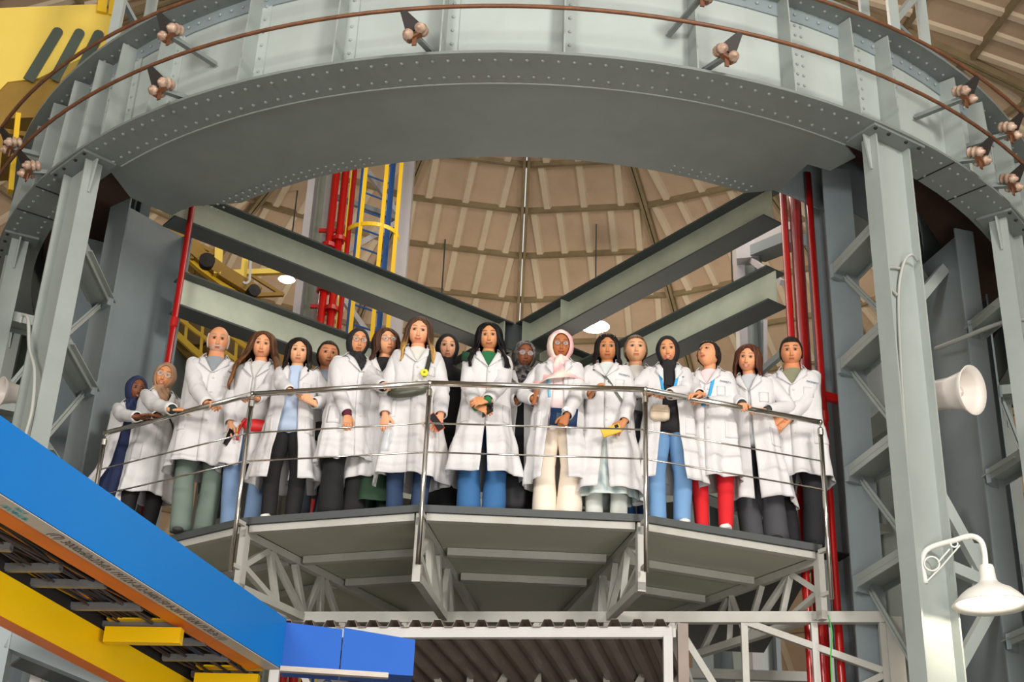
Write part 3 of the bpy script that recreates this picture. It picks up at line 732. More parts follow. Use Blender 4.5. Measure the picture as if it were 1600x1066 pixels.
for i, (px, lb) in enumerate(((517, 'left red riser pipe on the lattice tower'), (532, 'middle red riser pipe on the lattice tower'), (546, 'right thin red riser pipe on the lattice tower'))):
    p = atd(px, 350, 17.2); t = thing('riser_pipe', lb, 'pipe', (p.x, p.y, 0))
    rr = (0.055, 0.055, 0.035)[i]
    MB().tube([(p.x, p.y, 0), (p.x, p.y, ZTW)], rr, 12).build('pipe', RED, t, smooth=True)
    for py in ((385, 455), (375, 485), ())[i]:
        q = atd(px, py, 17.2); MB().lathe([(rr*1.8, -0.03), (rr*1.8, 0.03)], (p.x, p.y, q.z), n=14).build('pipe_flange', RED, t)
    for py in ((360, 480), (360, 490), (420,))[i]:
        q = atd(px, py, 17.2); MB().bar((p.x-0.16, p.y+0.02, q.z), (p.x+0.06, p.y+0.02, q.z), 0.05, 0.05).build('pipe_clip', RED, t)
ld = thing('caged_ladder', 'blue ladder with yellow safety cage on the lattice tower', 'ladder', atd(575, 500, 17.4)[:2] + (1.0,))
l0, l1 = atd(556, 400, 17.3), atd(602, 400, 17.5)
for l in (l0, l1): MB().bar((l.x, l.y, 0.3), (l.x, l.y, ZTW), 0.075, 0.05, up=(0,1,0)).build('stringer', BLUEP, ld)
for k in range(44):
    z = 0.7 + k*0.3
    MB().tube([(l0.x, l0.y, z), (l1.x, l1.y, z)], 0.014, 6).build('rung', BLUEP, ld)
cc = (l0+l1)/2; rc = 0.38
for az in (-60, -20, 25, 65):
    x = cc.x + rc*math.sin(R(az)); y = cc.y - rc*math.cos(R(az)) - 0.05
    MB().bar((x, y, 1.0), (x, y, ZTW), 0.055, 0.01, up=(0,1,0)).build('cage_strip', YEL, ld)
for py in (352, 452, 560):
    z = atd(590, py, 17.0).z
    pts = [(cc.x + rc*math.sin(R(a)), cc.y - rc*math.cos(R(a)) - 0.05, z) for a in range(-95, 96, 10)]
    mb = MB()
    for a, b in zip(pts, pts[1:]): mb.bar(a, b, 0.012, 0.06)
    mb.build('cage_hoop', YEL, ld)

# ------------------------------------------------------------------ tower right of centre
tr_ = thing('bracket_tower', 'pale steel tower with side brackets behind the right cross beams', 'tower', atd(1165, 500, 16)[:2] + (0,))
vbar(1156, 450, 16.0, 0.10, 0.26, PINKW, tr_, 'column', z1=11.0); vbar(1186, 450, 16.1, 0.05, 0.26, STEELD, tr_, 'column', z1=11.0); vbar(1170, 450, 16.2, 0.2, 0.02, STEELW, tr_, 'column_web', z1=11.0)
dbar(1150, 395, 1185, 392, 15.8, 15.8, 0.2, 0.28, PINKW, tr_, 'head_plate')
dbar(1180, 378, 1245, 352, 15.8, 14.9, 0.12, 0.10, PINKW, tr_, 'bracket_arm'); dbar(1180, 398, 1245, 372, 15.9, 15.0, 0.3, 0.14, STEELD, tr_, 'bracket_arm')
dbar(1172, 405, 1222, 442, 15.8, 15.0, 0.05, 0.07, PINKW, tr_, 'brace'); dbar(1178, 590, 1228, 548, 15.9, 15.0, 0.06, 0.08, STEELD, tr_, 'bracket_arm'); dbar(1196, 500, 1196, 640, 15.9, 15.9, 0.02, 0.05, PINKW, tr_, 'rod')

# towers rising above the ring
for px, D, lb, x2 in ((185, 11.5, 'pale lattice tower rising above the ring at upper left', 235), (1395, 11.3, 'pale lattice tower rising above the ring at upper right', 1440)):
    a, b = atd(px, 20, D), atd(x2, 20, D+0.6); t = thing('upper_tower', lb, 'tower', (a.x, a.y, ZT+0.05))
    for q in (a, b, a + Vector((0.0, 0.9, 0))): MB().bar((q.x, q.y, ZT+0.05), (q.x, q.y, 13.2), 0.09, 0.08, up=(0,1,0)).build('column', STEEL, t)
    for k in range(4):
        z = 9.7 + k*0.8; MB().bar((a.x, a.y, z), (b.x, b.y, z+0.8), 0.07, 0.06).build('brace', STEELW, t); MB().bar((a.x, a.y, z), (b.x, b.y, z), 0.05, 0.05).build('brace', STEELD, t)

# ================================================================== yellow crane body, upper left
D = 13.5
cb = thing('crane_body', 'yellow crane box with three slanted dark slots in the upper left corner', 'crane', atd(60, 150, D)[:])
pp = [atd(x, y, D) for x, y in ((-90, 16), (162, 6), (176, 24), (172, 70), (60, 122), (12, 128), (-90, 232))]
fx = (pp[1]-pp[0]); 
Z0 = min(p.z for p in pp)
ctr = Vector((0, 0, 0))
nrm = Vector((ray(60, 80)[0], ray(60, 80)[1], 0)).normalized()
MB().prism(pp, nrm*1.6).build('side_plate', YELP, cb)
for (x0, y0, x1, y1) in ((90, 50, 44, 126), (124, 52, 84, 126), (154, 54, 120, 122)):
    a, b = atd(x0, y0, D-0.01), atd(x1, y1, D-0.01)
    e = (b-a).normalized(); s_ = e.cross(nrm).normalized()*0.055
    arcp = [a + s_*math.cos(t_) - e*0.055*math.sin(t_) for t_ in [PI*i/6 for i in range(7)]]
    MB().prism([b + s_] + arcp + [b - s_], -nrm*0.012).build('slot', mat('slot_dark', rgb(72, 82, 72), 0.6), cb)
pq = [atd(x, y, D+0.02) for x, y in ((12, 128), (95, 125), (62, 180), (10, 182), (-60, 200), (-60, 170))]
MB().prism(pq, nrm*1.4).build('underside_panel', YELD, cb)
dbar(158, 22, 163, -30, D, D, 0.1, 0.1, YEL, cb, 'post'); dbar(176, 25, 180, -30, D, D, 0.06, 0.1, YEL, cb, 'post')
for k, (y0, y1) in enumerate(((186, 182), (200, 215))):
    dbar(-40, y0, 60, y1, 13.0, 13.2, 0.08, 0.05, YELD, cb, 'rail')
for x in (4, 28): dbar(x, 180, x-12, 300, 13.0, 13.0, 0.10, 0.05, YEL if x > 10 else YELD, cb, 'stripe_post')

# ------------------------------------------------------------------ yellow gallery behind the left beams
gy = thing('gallery', 'curved yellow gallery with railing seen between the left cross beams', 'gallery', atd(350, 560, 15.5)[:])
def poly(pts, D, w_, h_, m, nm, parent=None):
    P = [atd(x, y, D) for x, y in pts]; mb = MB()
    for a, b in zip(P, P[1:]): mb.bar(a, b, w_, h_)
    mb.build(nm, m, parent or gy)
TR = [(250, 452), (275, 466), (308, 490), (348, 515), (393, 549), (440, 592), (480, 634)]
MR = [(240, 465), (275, 494), (308, 520), (345, 546), (382, 573), (430, 618), (470, 660)]
LR = [(240, 490), (272, 519), (300, 545), (330, 570), (370, 603), (420, 650)]
poly(TR, 15.4, 0.04, 0.055, YEL, 'rail'); poly(MR, 15.4, 0.04, 0.045, YEL, 'rail'); poly(LR, 15.4, 0.05, 0.07, YEL, 'rail')
for x in (268, 292, 316, 342, 368, 394, 422, 448):
    yt = np.interp(x, [p[0] for p in TR], [p[1] for p in TR]); yb = np.interp(x, [p[0] for p in LR], [p[1] for p in LR])
    poly([(x+2, yt), (x-3, yb)], 15.4, 0.035, 0.035, YEL, 'baluster')
wp = [atd(x, y, 16.3) for x, y in ((235, 452), (300, 460), (360, 485), (440, 520), (500, 560), (520, 700), (440, 690), (330, 600), (235, 500))]
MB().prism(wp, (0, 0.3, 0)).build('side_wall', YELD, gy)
for x, y in ((310, 520), (352, 550), (410, 580)):
    MB().lathe([(0.0, 0), (0.20, 0.01), (0.22, 0.12), (0.0, 0.14)], atd(x, y, 16.2), (0.1, -1, 0), 16).build('drum', mat('gallery_drum', rgb(96, 74, 30), 0.6), gy)
arc_ = [(262, 366), (285, 388), (312, 412), (345, 436), (378, 456), (402, 470)]
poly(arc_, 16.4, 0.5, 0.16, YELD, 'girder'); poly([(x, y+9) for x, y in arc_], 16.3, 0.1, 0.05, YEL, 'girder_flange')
for pts, w_ in (([(340, 428), (447, 424)], .07), ([(342, 380), (340, 430)], .1), ([(347, 380), (345, 430)], .04), ([(384, 396), (378, 452)], .08), ([(384, 425), (443, 462)], .04), ([(395, 462), (443, 460)], .05), ([(303, 379), (338, 397)], .05), ([(303, 401), (340, 396)], .05), ([(300, 405), (306, 375)], .04), ([(330, 360), (345, 382)], .05)):
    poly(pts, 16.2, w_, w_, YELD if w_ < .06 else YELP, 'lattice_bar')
poly([(392, 400), (390, 440), (384, 444), (380, 441)], 16.0, 0.03, 0.03, CHROME, 'hose')
MB().lathe([(0, 0), (0.09, 0.0), (0.1, 0.12), (0, 0.13)], atd(322, 413, 15.9), (0.3, -1, 0), 14).build('motor', BLK, gy); MB().lathe([(0, 0), (0.07, 0.0), (0.08, 0.14), (0, 0.15)], atd(391, 460, 15.9), (0.6, -1, 0), 14).build('motor', BLK, gy)

# ================================================================== hanging hall lamps
LAMPE = mat('lamp_glow', (1.0, 0.95, 0.86, 1), 0.5, emit=9)
def hang(px, py, D, r_, label, power):
    p = atd(px, py, D); t = thing('pendant_lamp', label, 'lamp', p[:])
    MB().lathe([(0.04, 0.30), (0.06, 0.22), (0.08, 0.16), (r_*0.6, 0.12), (r_, 0.0), (r_*0.97, 0.0), (r_*0.55, 0.1), (0.05, 0.14)], p, n=24, cap=False).build('shade', LAMPW, t, smooth=True)
    MB().lathe([(0.0, -0.05), (r_*0.5, -0.04), (r_*0.88, 0.01), (r_*0.5, 0.08), (0, 0.1)], p, n=20).build('bulb', LAMPE, t, smooth=True)
    rr = math.hypot(p.x-CX, p.y-CY)
    MB().tube([p + Vector((0,0,0.3)), Vector((p.x, p.y, domez(rr)))], 0.012, 6).build('rod', BEAMD, t)
    l = bpy.data.lights.new('pendant_light', 'POINT'); l.energy = power; l.color = (1, 0.9, 0.75); l.shadow_soft_size = 0.15
    o = bpy.data.objects.new('pendant_light', l); COL.objects.link(o); o.location = p + Vector((0, 0, -0.2))
hang(930, 511, 21.5, 0.25, 'glowing pendant lamp between the cross beams, above the woman in pink hijab', 60)
hang(702, 505, 24, 0.01, 'thin rod hanging from the dome left of centre', 0) if False else None
hang(448, 437, 21, 0.14, 'glowing pendant lamp behind the left cross beams', 40)
hang(1146, 482, 21, 0.14, 'glowing pendant lamp partly behind the lower right beam', 40)
for (x, y0, y1, D, lb) in ((700, 308, 470, 22, 'thin rod hanging from the dome, left of the middle rib'),):
    a, b = atd(x, y0, D), atd(x, y1, D)
    MB().tube([(a.x, a.y, b.z), (a.x, a.y, domez(math.hypot(a.x-CX, a.y-CY)))], 0.014, 6).build('hanger_rod', BEAMD, label=lb, cat='rod')

# ================================================================== gooseneck wall lamp on the right column
C = pol(5.54+0.02, 32.0, 0)
mp = atd(1440, 885, math.hypot(C.x, C.y)-0.04)
gl = thing('gooseneck_lamp', 'white enamel gooseneck lamp with scroll bracket on the right column', 'lamp', mp[:])
Dm = math.hypot(mp.x, mp.y)
def gp(x, y, k=0): return atd(x, y, Dm - k)
MB().bar(gp(1432, 862), gp(1436, 914), 0.05, 0.04, up=(0,1,0)).build('wall_plate', CONDUIT, gl)
def curve(pts, n=24):
    pts = [Vector(p) for p in pts]; P = [pts[0]] + pts + [pts[-1]]; out = []
    for i in range(1, len(P)-2):
        for j in range(n):
            t = j/n; out.append(0.5*((2*P[i]) + (P[i+1]-P[i-1])*t + (2*P[i-1]-5*P[i]+4*P[i+1]-P[i+2])*t*t + (-P[i-1]+3*P[i]-3*P[i+1]+P[i+2])*t*t*t))
    return out + [pts[-1]]
neck = curve([gp(1446, 912), gp(1441, 875), gp(1452, 857), gp(1490, 845, 0.05), gp(1516, 838, 0.08), gp(1532, 845, 0.1), gp(1538, 862, 0.1), gp(1540, 884, 0.1)], 6)
MB().tube(neck, 0.020, 10).build('neck', LAMPW, gl, smooth=True)
def ring_pts(c, r_, n=18): 
    X = Vector((math.cos(R(16)), -math.sin(R(16)), 0)); return [c + X*r_*math.cos(2*PI*i/n) + Vector((0,0,1))*r_*math.sin(2*PI*i/n) for i in range(n)]
MB().tube(ring_pts(gp(1456, 881, .02), 0.052), 0.006, 6, closed=True).build('scroll', LAMPW, gl); MB().tube(ring_pts(gp(1491, 850, .05), 0.024), 0.006, 6, closed=True).build('scroll', LAMPW, gl)
MB().tube([gp(1447, 910), gp(1470, 887), gp(1500, 852, .06)], 0.006, 6).tube([gp(1466, 879, .03), gp(1484, 858, .05)], 0.006, 6).build('scroll', LAMPW, gl)
lp = gp(1541, 884, 0.1)
hd = MB().lathe([(0.045, 0.0), (0.052, -0.02), (0.058, -0.10), (0.072, -0.13)], lp, n=24, cap=False).build('socket', LAMPW, gl, smooth=True)
sr = 0.262
MB().lathe([(0.070, -0.125), (0.11, -0.155), (0.16, -0.18), (0.20, -0.215), (sr, -0.285), (sr-0.004, -0.292), (0.195, -0.222), (0.155, -0.188), (0.10, -0.162), (0.06, -0.13)], lp, n=40, cap=False).build('shade', LAMPW, gl, smooth=True)
MB().lathe([(0.0, -0.22), (0.04, -0.21), (0.055, -0.17), (0.03, -0.12), (0, -0.12)], lp, n=16).build('bulb', mat('bulb_glow', (1, 0.9, 0.72, 1), emit=30), gl, smooth=True)
l = bpy.data.lights.new('gooseneck_light', 'POINT'); l.energy = 13; l.color = (1, 0.84, 0.66); l.shadow_soft_size = 0.05
o = bpy.data.objects.new('gooseneck_light', l); COL.objects.link(o); o.location = lp + Vector((0, 0, -0.25))

# ------------------------------------------------------------------ loudspeaker horns
def horn(px, py, D, dirv, s_, label):
    p = atd(px, py, D); t = thing('loudspeaker_horn', label, 'loudspeaker', p[:]); ax = Vector(dirv).normalized()
    MB().lathe([(0.0, -0.30*s_), (0.06*s_, -0.295*s_), (0.075*s_, -0.28*s_), (0.075*s_, -0.19*s_), (0.095*s_, -0.17*s_), (0.10*s_, -0.05*s_), (0.13*s_, 0.06*s_), (0.158*s_, 0.10*s_), (0.155*s_, 0.105*s_), (0.12*s_, 0.06*s_), (0.05*s_, -0.08*s_), (0.0, -0.1*s_)], p, ax, 28).build('bell', PLAST, t, smooth=True)
    MB().lathe([(0, 0.03*s_), (0.03*s_, 0.02*s_), (0.035*s_, -0.07*s_)], p, ax, 16).build('core', PLAST, t, smooth=True)
    b = p - ax*0.2*s_
    MB().bar(b + Vector((0,0,-0.10*s_)), b + Vector((0,0,0.02)), 0.03, 0.05, up=(0,1,0)).bar(b + Vector((0,0,-0.10*s_)), b + Vector((-0.12 if dirv[0] > 0 else 0.12, 0.06,-0.10*s_)), 0.05, 0.03).build('bracket', PLAST, t)
    return t
horn(1497, 613, 10.6, (0.66, -0.74, -0.16), 1.25, 'white loudspeaker horn mounted on the right column')
horn(16, 614, 12.3, (-0.72, -0.6, -0.12), 0.85, 'pale loudspeaker horn partly hidden by the left column')

# conduits and cables
def cable(pts, r_, m, label, nm='cable'): return MB().tube(curve(pts, 8), r_, 6).build(nm, m, smooth=True, label=label, cat='cable')
UR = pol(1, 31.7, 0) - pol(0, 31.7, 0); CR = pol(5.565, 31.7, 0)
def onw(x, y): return atp(x, y, CR, UR)
cable([atp(1433, 407, CR + UR*0.05, UR), atp(1424, 398, CR + UR*0.08, UR), atp(1412, 412, CR + UR*0.03, UR)] + [onw(*q) for q in ((1404, 462), (1407, 560), (1416, 700), (1426, 840), (1432, 880))], 0.013, CONDUIT, 'grey cable running down the web of the right column to the lamp')
cable([onw(*q) for q in ((1408, 420), (1388, 419), (1385, 440), (1402, 462))], 0.013, CONDUIT, 'grey cable loop near the top of the right column web')
UL = pol(1, -46, 0) - pol(0, -46, 0); CLL = pol(5.66, -46, 0)
cable([atp(x, y, CLL, UL) for x, y in ((32, 505), (36, 493), (44, 500), (46, 545), (54, 580), (50, 640), (38, 690), (30, 760))], 0.016, CONDUIT, 'pale cable hanging down the left column')
cable([atd(1462, 545, 12.6), atd(1500, 530, 12.2), atd(1560, 506, 11.9), atd(1600, 500, 11.8), atd(1640, 512, 11.8)], 0.02, CONDUIT, 'grey conduit crossing from the right column to the edge of the frame', 'conduit')
cable([atd(1294, 962, 10.75), atd(1300, 990, 10.7), atd(1298, 1030, 10.7), atd(1300, 1075, 10.7)], 0.005, GREENW, 'thin green wire hanging below the right end of the platform', 'wire')

# diagonal members right of the right column, wall panels beyond
dg_ = thing('diagonal_bracing', 'pale diagonal bracing between the right columns, behind the gooseneck lamp', 'bracing', atd(1500, 850, 12.5)[:])
for x0, y0, x1, y1, D0, D1 in ((1463, 765, 1532, 890, 12.2, 12.4), (1475, 882, 1535, 908, 12.2, 12.4), (1548, 950, 1476, 1080, 12.4, 12.0), (1425, 480, 1475, 420, 12.3, 12.6)):
    dbar(x0, y0, x1, y1, D0, D1, 0.07, 0.10, STEELW, dg_, 'brace')
dbar(1528, 850, 1532, 920, 12.4, 12.4, 0.14, 0.02, STEEL, dg_, 'node_plate', up=(0,1,0))
gd = thing('guard_box', 'pale green machine guard with black and yellow striped edge at lower right', 'guard', atd(1590, 1050, 17)[:])
q = atd(1600, 1052, 17)
MB().box(q.x-0.35, q.x+1.6, q.y, q.y+1, q.z-0.14, q.z+0.0).build('base_band', BLK, gd)
MB().box(q.x-0.35, q.x+1.6, q.y+0.02, q.y+1, q.z, q.z+1.35).build('panel', mat('pale_green', rgb(196, 208, 190), 0.6), gd)
MB().box(q.x-0.3, q.x+1.5, q.y+0.03, q.y+0.9, 0, q.z-0.14).build('body', STEELD, gd)
for k in range(5): MB().prism([(q.x-0.2+k*0.35, q.y-0.004, q.z-0.12), (q.x-0.05+k*0.35, q.y-0.004, q.z-0.12), (q.x+0.05+k*0.35, q.y-0.004, q.z-0.02), (q.x-0.1+k*0.35, q.y-0.004, q.z-0.02)], (0, 0.004, 0)).build('stripe', YEL, gd)

# ================================================================== people
SKINM = mat('skin', (0.6, 0.4, 0.3, 1), 0.5, attr=True, spec=0.35)
HAIRM = mat('hair', (0.1, 0.06, 0.04, 1), 0.6, spec=0.2, attr=True, noise=0.35, scale=40, bump=0.3, stretch=(1, 1, 0.15), dark=(0.01, 0.008, 0.006, 1))
COATM = mat('lab_coat_cotton', rgb(210, 208, 208), 0.8, bump=0.55, scale=5, stretch=(1, 1, 0.6))
for n_ in COATM.node_tree.nodes:
    if n_.bl_idname == 'ShaderNodeBump': n_.inputs['Distance'].default_value = 0.02
    if n_.bl_idname == 'ShaderNodeTexNoise': n_.inputs['Detail'].default_value = 3; n_.inputs['Distortion'].default_value = 1.2
CLOTHM = mat('clothing', (0.5, 0.5, 0.5, 1), 0.85, attr=True, bump=0.15, scale=60)
def L3(c): return np.array([s2l(v/255) for v in c])
def SK(c): return L3(c)*np.array([1.02, 0.88, 0.70])
def smooth(x, a, b):
    t = np.clip((x-a)/(b-a), 0, 1); return t*t*(3-2*t)
def ga(x, s): return np.exp(-(x/s)**2)

def head_mesh(V, skin, fat=1.0, smile=0.0, male=False, brow=None, lips=None, beard=None, old=False):
    """V: function mapping head-local points (N,3) to root space. Returns verts, faces, colours for head and neck."""
    nu, nv = 72, 60
    t = np.linspace(0, 1, nu, endpoint=False)
    az = 2*PI*t - 0.62*np.sin(2*PI*t)           # 0 = face front, denser there
    el = np.linspace(-1, 1, nv); el = (el*0.86 + 0.14*el**3)*PI/2
    AZ, EL = np.meshgrid(az, el)
    x = np.sin(AZ)*np.cos(EL); y = -np.cos(AZ)*np.cos(EL); z = np.sin(EL)
    sq = 1.0
    X = 0.080*x*fat; Y = np.where(y < 0, 0.096*y, 0.100*y); Z = np.where(z > 0, 0.112*z, 0.109*z)
    # jaw: narrow towards the chin, cut the lower back of the skull
    low = np.clip(-Z/0.112, 0, 1)
    X = X*(1 - (0.30 if not male else 0.22)*low**1.6/fat)
    X = X*(1 + 0.10*ga(Z+0.055, 0.04)*np.clip(-y, 0, 1))
    Y = np.where(Y > 0, Y*(1 - 0.45*low**0.8), Y)
    front = np.clip(-y, 0, 1)
    Y = np.where(y < 0, Y*(1 + 0.05*low), Y)
    Y = Y + front**2*0.010*ga(Z+0.02, 0.05)*0  
    f3 = front**3
    # flatten the face a little
    Y += f3*0.006*ga(Z-0.0, 0.06)
    # brow ridge, eye sockets, nose, cheeks, lips, chin
    Y -= f3*(0.004 if male else 0.0025)*ga(Z-0.034, 0.010)*ga(np.abs(X)-0.025, 0.03)
    for sx in (-1, 1):
        Y += f3*0.011*ga(X-sx*0.031, 0.015)*ga(Z-0.012, 0.012)
        Y -= f3*0.004*ga(X-sx*0.040, 0.018)*ga(Z+0.026, 0.018)*(1+smile*0.8)
        Y -= f3*0.006*ga(X-sx*0.0105, 0.006)*ga(Z+0.036, 0.007)*0.75
    nz = np.clip((0.020 - Z)/0.056, 0, 1)
    nose = np.where((Z < 0.022) & (Z > -0.046), nz**1.1, 0)*smooth(-Z, -0.024, -0.01)*(1-smooth(-Z, 0.036, 0.045))
    Y -= f3*0.024*nose*ga(X, 0.0075 + 0.0035*nz)
    mz = -0.060 + smile*0.42*np.abs(X) - smile*0.005
    wlip = 0.021 + 0.008*smile
    lipw = smooth(-np.abs(X), -wlip-0.004, -wlip+0.008)
    Y -= f3*0.0065*lipw*(ga(Z-mz-0.006, 0.006)+1.1*ga(Z-mz+0.008, 0.0065))
    Y += f3*0.004*lipw*ga(Z-mz, 0.0025)
    Y -= f3*0.006*ga(X, 0.02)*ga(Z+0.094, 0.013)
    # colours
    C = np.ones(X.shape+(3,))*SK(skin)
    fr = front > 0.35
    def blend(mask, c, k=1.0):
        m = np.clip(mask, 0, 1)[..., None]*k
        C[:] = C*(1-m) + L3(c)*m if not isinstance(c, np.ndarray) else C*(1-m) + c*m
    sk = SK(skin)
    for sx in (-1, 1): blend(ga(X-sx*0.045, 0.022)*ga(Z+0.03, 0.02)*front*0.35, sk*np.array([1.12, 0.80, 0.76]))
    blend(ga(X, 0.012)*ga(Z+0.034, 0.010)*front*0.35, sk*np.array([1.08, 0.8, 0.75]))
    lc = L3(lips) if lips else sk*np.array([0.72, 0.36, 0.38])
    m = fr*lipw*smooth(-np.abs(Z-mz+0.001), -0.0120, -0.007)*(np.abs(Z-mz+0.001) < 0.014)
    blend(m, lc, 0.9)
    if smile > 0.7: blend(fr*ga(X, 0.016)**2*ga(Z-mz, 0.0035), L3((235, 225, 215)), 0.9)
    else: blend(fr*lipw*ga(Z-mz, 0.0026), sk*0.2, 0.9)
    bc = L3(brow) if brow else sk*0.2
    for sx in (-1, 1):
        bx = X*sx; zz = 0.036 + 0.006*np.sin(np.clip((bx-0.012)/0.04, 0, 1)*PI*0.8)
        blend(fr*smooth(bx, 0.010, 0.016)*smooth(-bx, -0.056, -0.046)*ga(Z-zz, 0.0042 if not male else 0.0055), bc, 0.95)
        blend(fr*ga(X-sx*0.031, 0.019)*ga(Z-0.0180, 0.0042), sk*0.08, 1.0)       # upper lid and lashes
        blend(fr*ga(X-sx*0.031, 0.018)*ga(Z-0.002, 0.0035), sk*0.35, 0.6)
        blend(fr*ga(X-sx*0.008, 0.004)*ga(Z+0.043, 0.003), sk*0.25, 0.7)
    if beard is not None:
        b = front*smooth(-Z, 0.045, 0.062)*(1-m)*0.75 + fr*ga(X, 0.03)*ga(Z-mz-0.016, 0.007)*0.7
        blend(b, beard)
    verts = np.stack([X, Y, Z], -1)
    mb = MB(); Pm = verts
    mb.grid(Pm, cu=True); cols = list(C.reshape(-1, 3))
    mb.f.append(tuple(range(nu))[::-1]); mb.f.append(tuple(range((nv-1)*nu, nv*nu)))
    # ears
    for sx in (-1, 1):
        e = []
        for i in range(7):
            for k in range(8):
                th = PI*i/6; ph = 2*PI*k/8
                e.append((sx*(0.076*fat + 0.010*math.sin(th)*math.cos(ph)), 0.008 + 0.016*math.sin(th)*math.sin(ph)+0.004*math.cos(th), -0.006 + 0.031*math.cos(th)))
        o = len(mb.v); mb.v.extend(e)
        for i in range(6):
            for k in range(8): mb.f.append((o+i*8+k, o+i*8+(k+1) % 8, o+i*8+8+(k+1) % 8, o+i*8+8+k))
        cols += [sk*np.array([1.0, 0.8, 0.78])]*56
    v = V(np.array(mb.v)); mb.v = [tuple(p) for p in v]
    return mb, cols

_hands = {}
def hand_proto(kind):
    """hand along +x, palm facing -z, thumb on +y side; wrist at the origin. One fused surface."""
    if kind in _hands: return _hands[kind]
    curl = {'relaxed': (0.30, 0.45, 0.35), 'grip': (0.75, 1.05, 0.8), 'flat': (0.08, 0.15, 0.1), 'fist': (1.2, 1.4, 0.9)}[kind]
    mb = MB()
    # palm as a loft
    P = []
    for xx, hw, th, yo in ((-0.05, 0.024, 0.021, 0), (-0.01, 0.025, 0.018, 0), (0.012, 0.031, 0.0165, 0.001), (0.04, 0.038, 0.0155, 0.002), (0.07, 0.041, 0.0135, 0), (0.088, 0.039, 0.011, -0.001), (0.094, 0.030, 0.006, 0)):
        P.append([(xx, yo + hw*math.cos(a), th*math.sin(a)) for a in np.linspace(0, 2*PI, 14, endpoint=False)])
    mb.grid(P, cu=True); mb.f.append(tuple(range(14))[::-1]); mb.f.append(tuple(range(6*14, 7*14)))
    for y0, L, sp, r in ((0.029, 0.070, 0.10, 0.0088), (0.0095, 0.079, 0.02, 0.0092), (-0.0105, 0.072, -0.05, 0.0088), (-0.029, 0.057, -0.14, 0.0078)):
        p = Vector((0.078, y0, 0.001)); a = 0.10; pts = [p]; rs = [r*1.12]
        for k, (fl, seg) in enumerate(zip(curl, (0.46, 0.31, 0.23))):
            a += fl*(1.0 if k else 0.8) + (0.06 if y0 < -0.02 else 0)
            d = Vector((math.cos(a)*math.cos(sp), math.cos(a)*math.sin(sp) if kind != 'grip' else math.sin(sp)*0.3, -math.sin(a)))
            for q in (0.5, 1.0):
                pts.append(p + d*L*seg*q); rs.append(r*(1.06 if q == 1.0 and k < 2 else 1.0)*(1 - 0.07*k))
            p = pts[-1]
        pts.append(p + (pts[-1]-pts[-2]).normalized()*r*0.6); rs.append(r*0.5)
        mb.tube([Vector((0.05, y0*0.8, 0))] + pts, [r] + rs, 10)
    tp = [Vector((0.012, 0.020, -0.004)), Vector((0.038, 0.044, -0.012)), Vector((0.060, 0.056, -0.018)), Vector((0.080, 0.058, -0.026)) if kind != 'flat' else Vector((0.082, 0.064, -0.016)), Vector((0.094, 0.055, -0.033))]
    mb.tube(tp, [0.014, 0.0135, 0.011, 0.0105, 0.007], 10)
    me = mb.mesh('hand_proto', None); o = bpy.data.objects.new('hand_proto', me); COL.objects.link(o)
    md = o.modifiers.new('r', 'REMESH'); md.mode = 'VOXEL'; md.voxel_size = 0.0036; md.adaptivity = 0
    sm = o.modifiers.new('s', 'SMOOTH'); sm.factor = 0.5; sm.iterations = 2
    dg = bpy.context.evaluated_depsgraph_get(); dg.update()
    ev = o.evaluated_get(dg).to_mesh()
    v = np.empty(len(ev.vertices)*3); ev.vertices.foreach_get('co', v); v = v.reshape(-1, 3)
    f = [tuple(p.vertices) for p in ev.polygons]
    o.evaluated_get(dg).to_mesh_clear(); bpy.data.objects.remove(o); bpy.data.meshes.remove(me)
    _hands[kind] = (v, f)
    return v, f

def interp(tab, z):
    t = np.array(tab, float); return [np.interp(z, t[:, 0], t[:, i]) for i in range(1, t.shape[1])]
def folds(phi, z, seed, k=(5, 8, 13)):
    r = np.random.RandomState(seed); s = 0
    for kk, a in zip(k, (1.0, 0.7, 0.45)): s = s + a*np.sin(kk*phi + r.uniform(0, 6) + r.uniform(-2, 2)*z*3)
    return s
def n3(P, seed, f=14.0):      # cheap smooth noise for cloth wrinkles
    r = np.random.RandomState(seed); s = 0
    for i in range(7):
        d = r.normal(size=3); d /= np.linalg.norm(d); ff = f*r.uniform(0.5, 1.6)
        s = s + np.sin(P @ d*ff + r.uniform(0, 6) + 1.3*np.sin(P @ np.roll(d, 1)*ff*0.7 + i))
    return s/4.0

class Person:
    pass
def bez(a, b, c, n):
    out = []
    for i in range(n+1):
        t = i/n
        if t < 0.5:
            u = t*2; p = a.lerp(b, u)
        else:
            u = t*2-1; p = b.lerp(c, u)
        out.append(p)
    # round the elbow
    o2 = [out[0]]
    for i in range(1, n): o2.append((out[i-1] + out[i]*2 + out[i+1])/4)
    o2.append(out[-1]); return o2

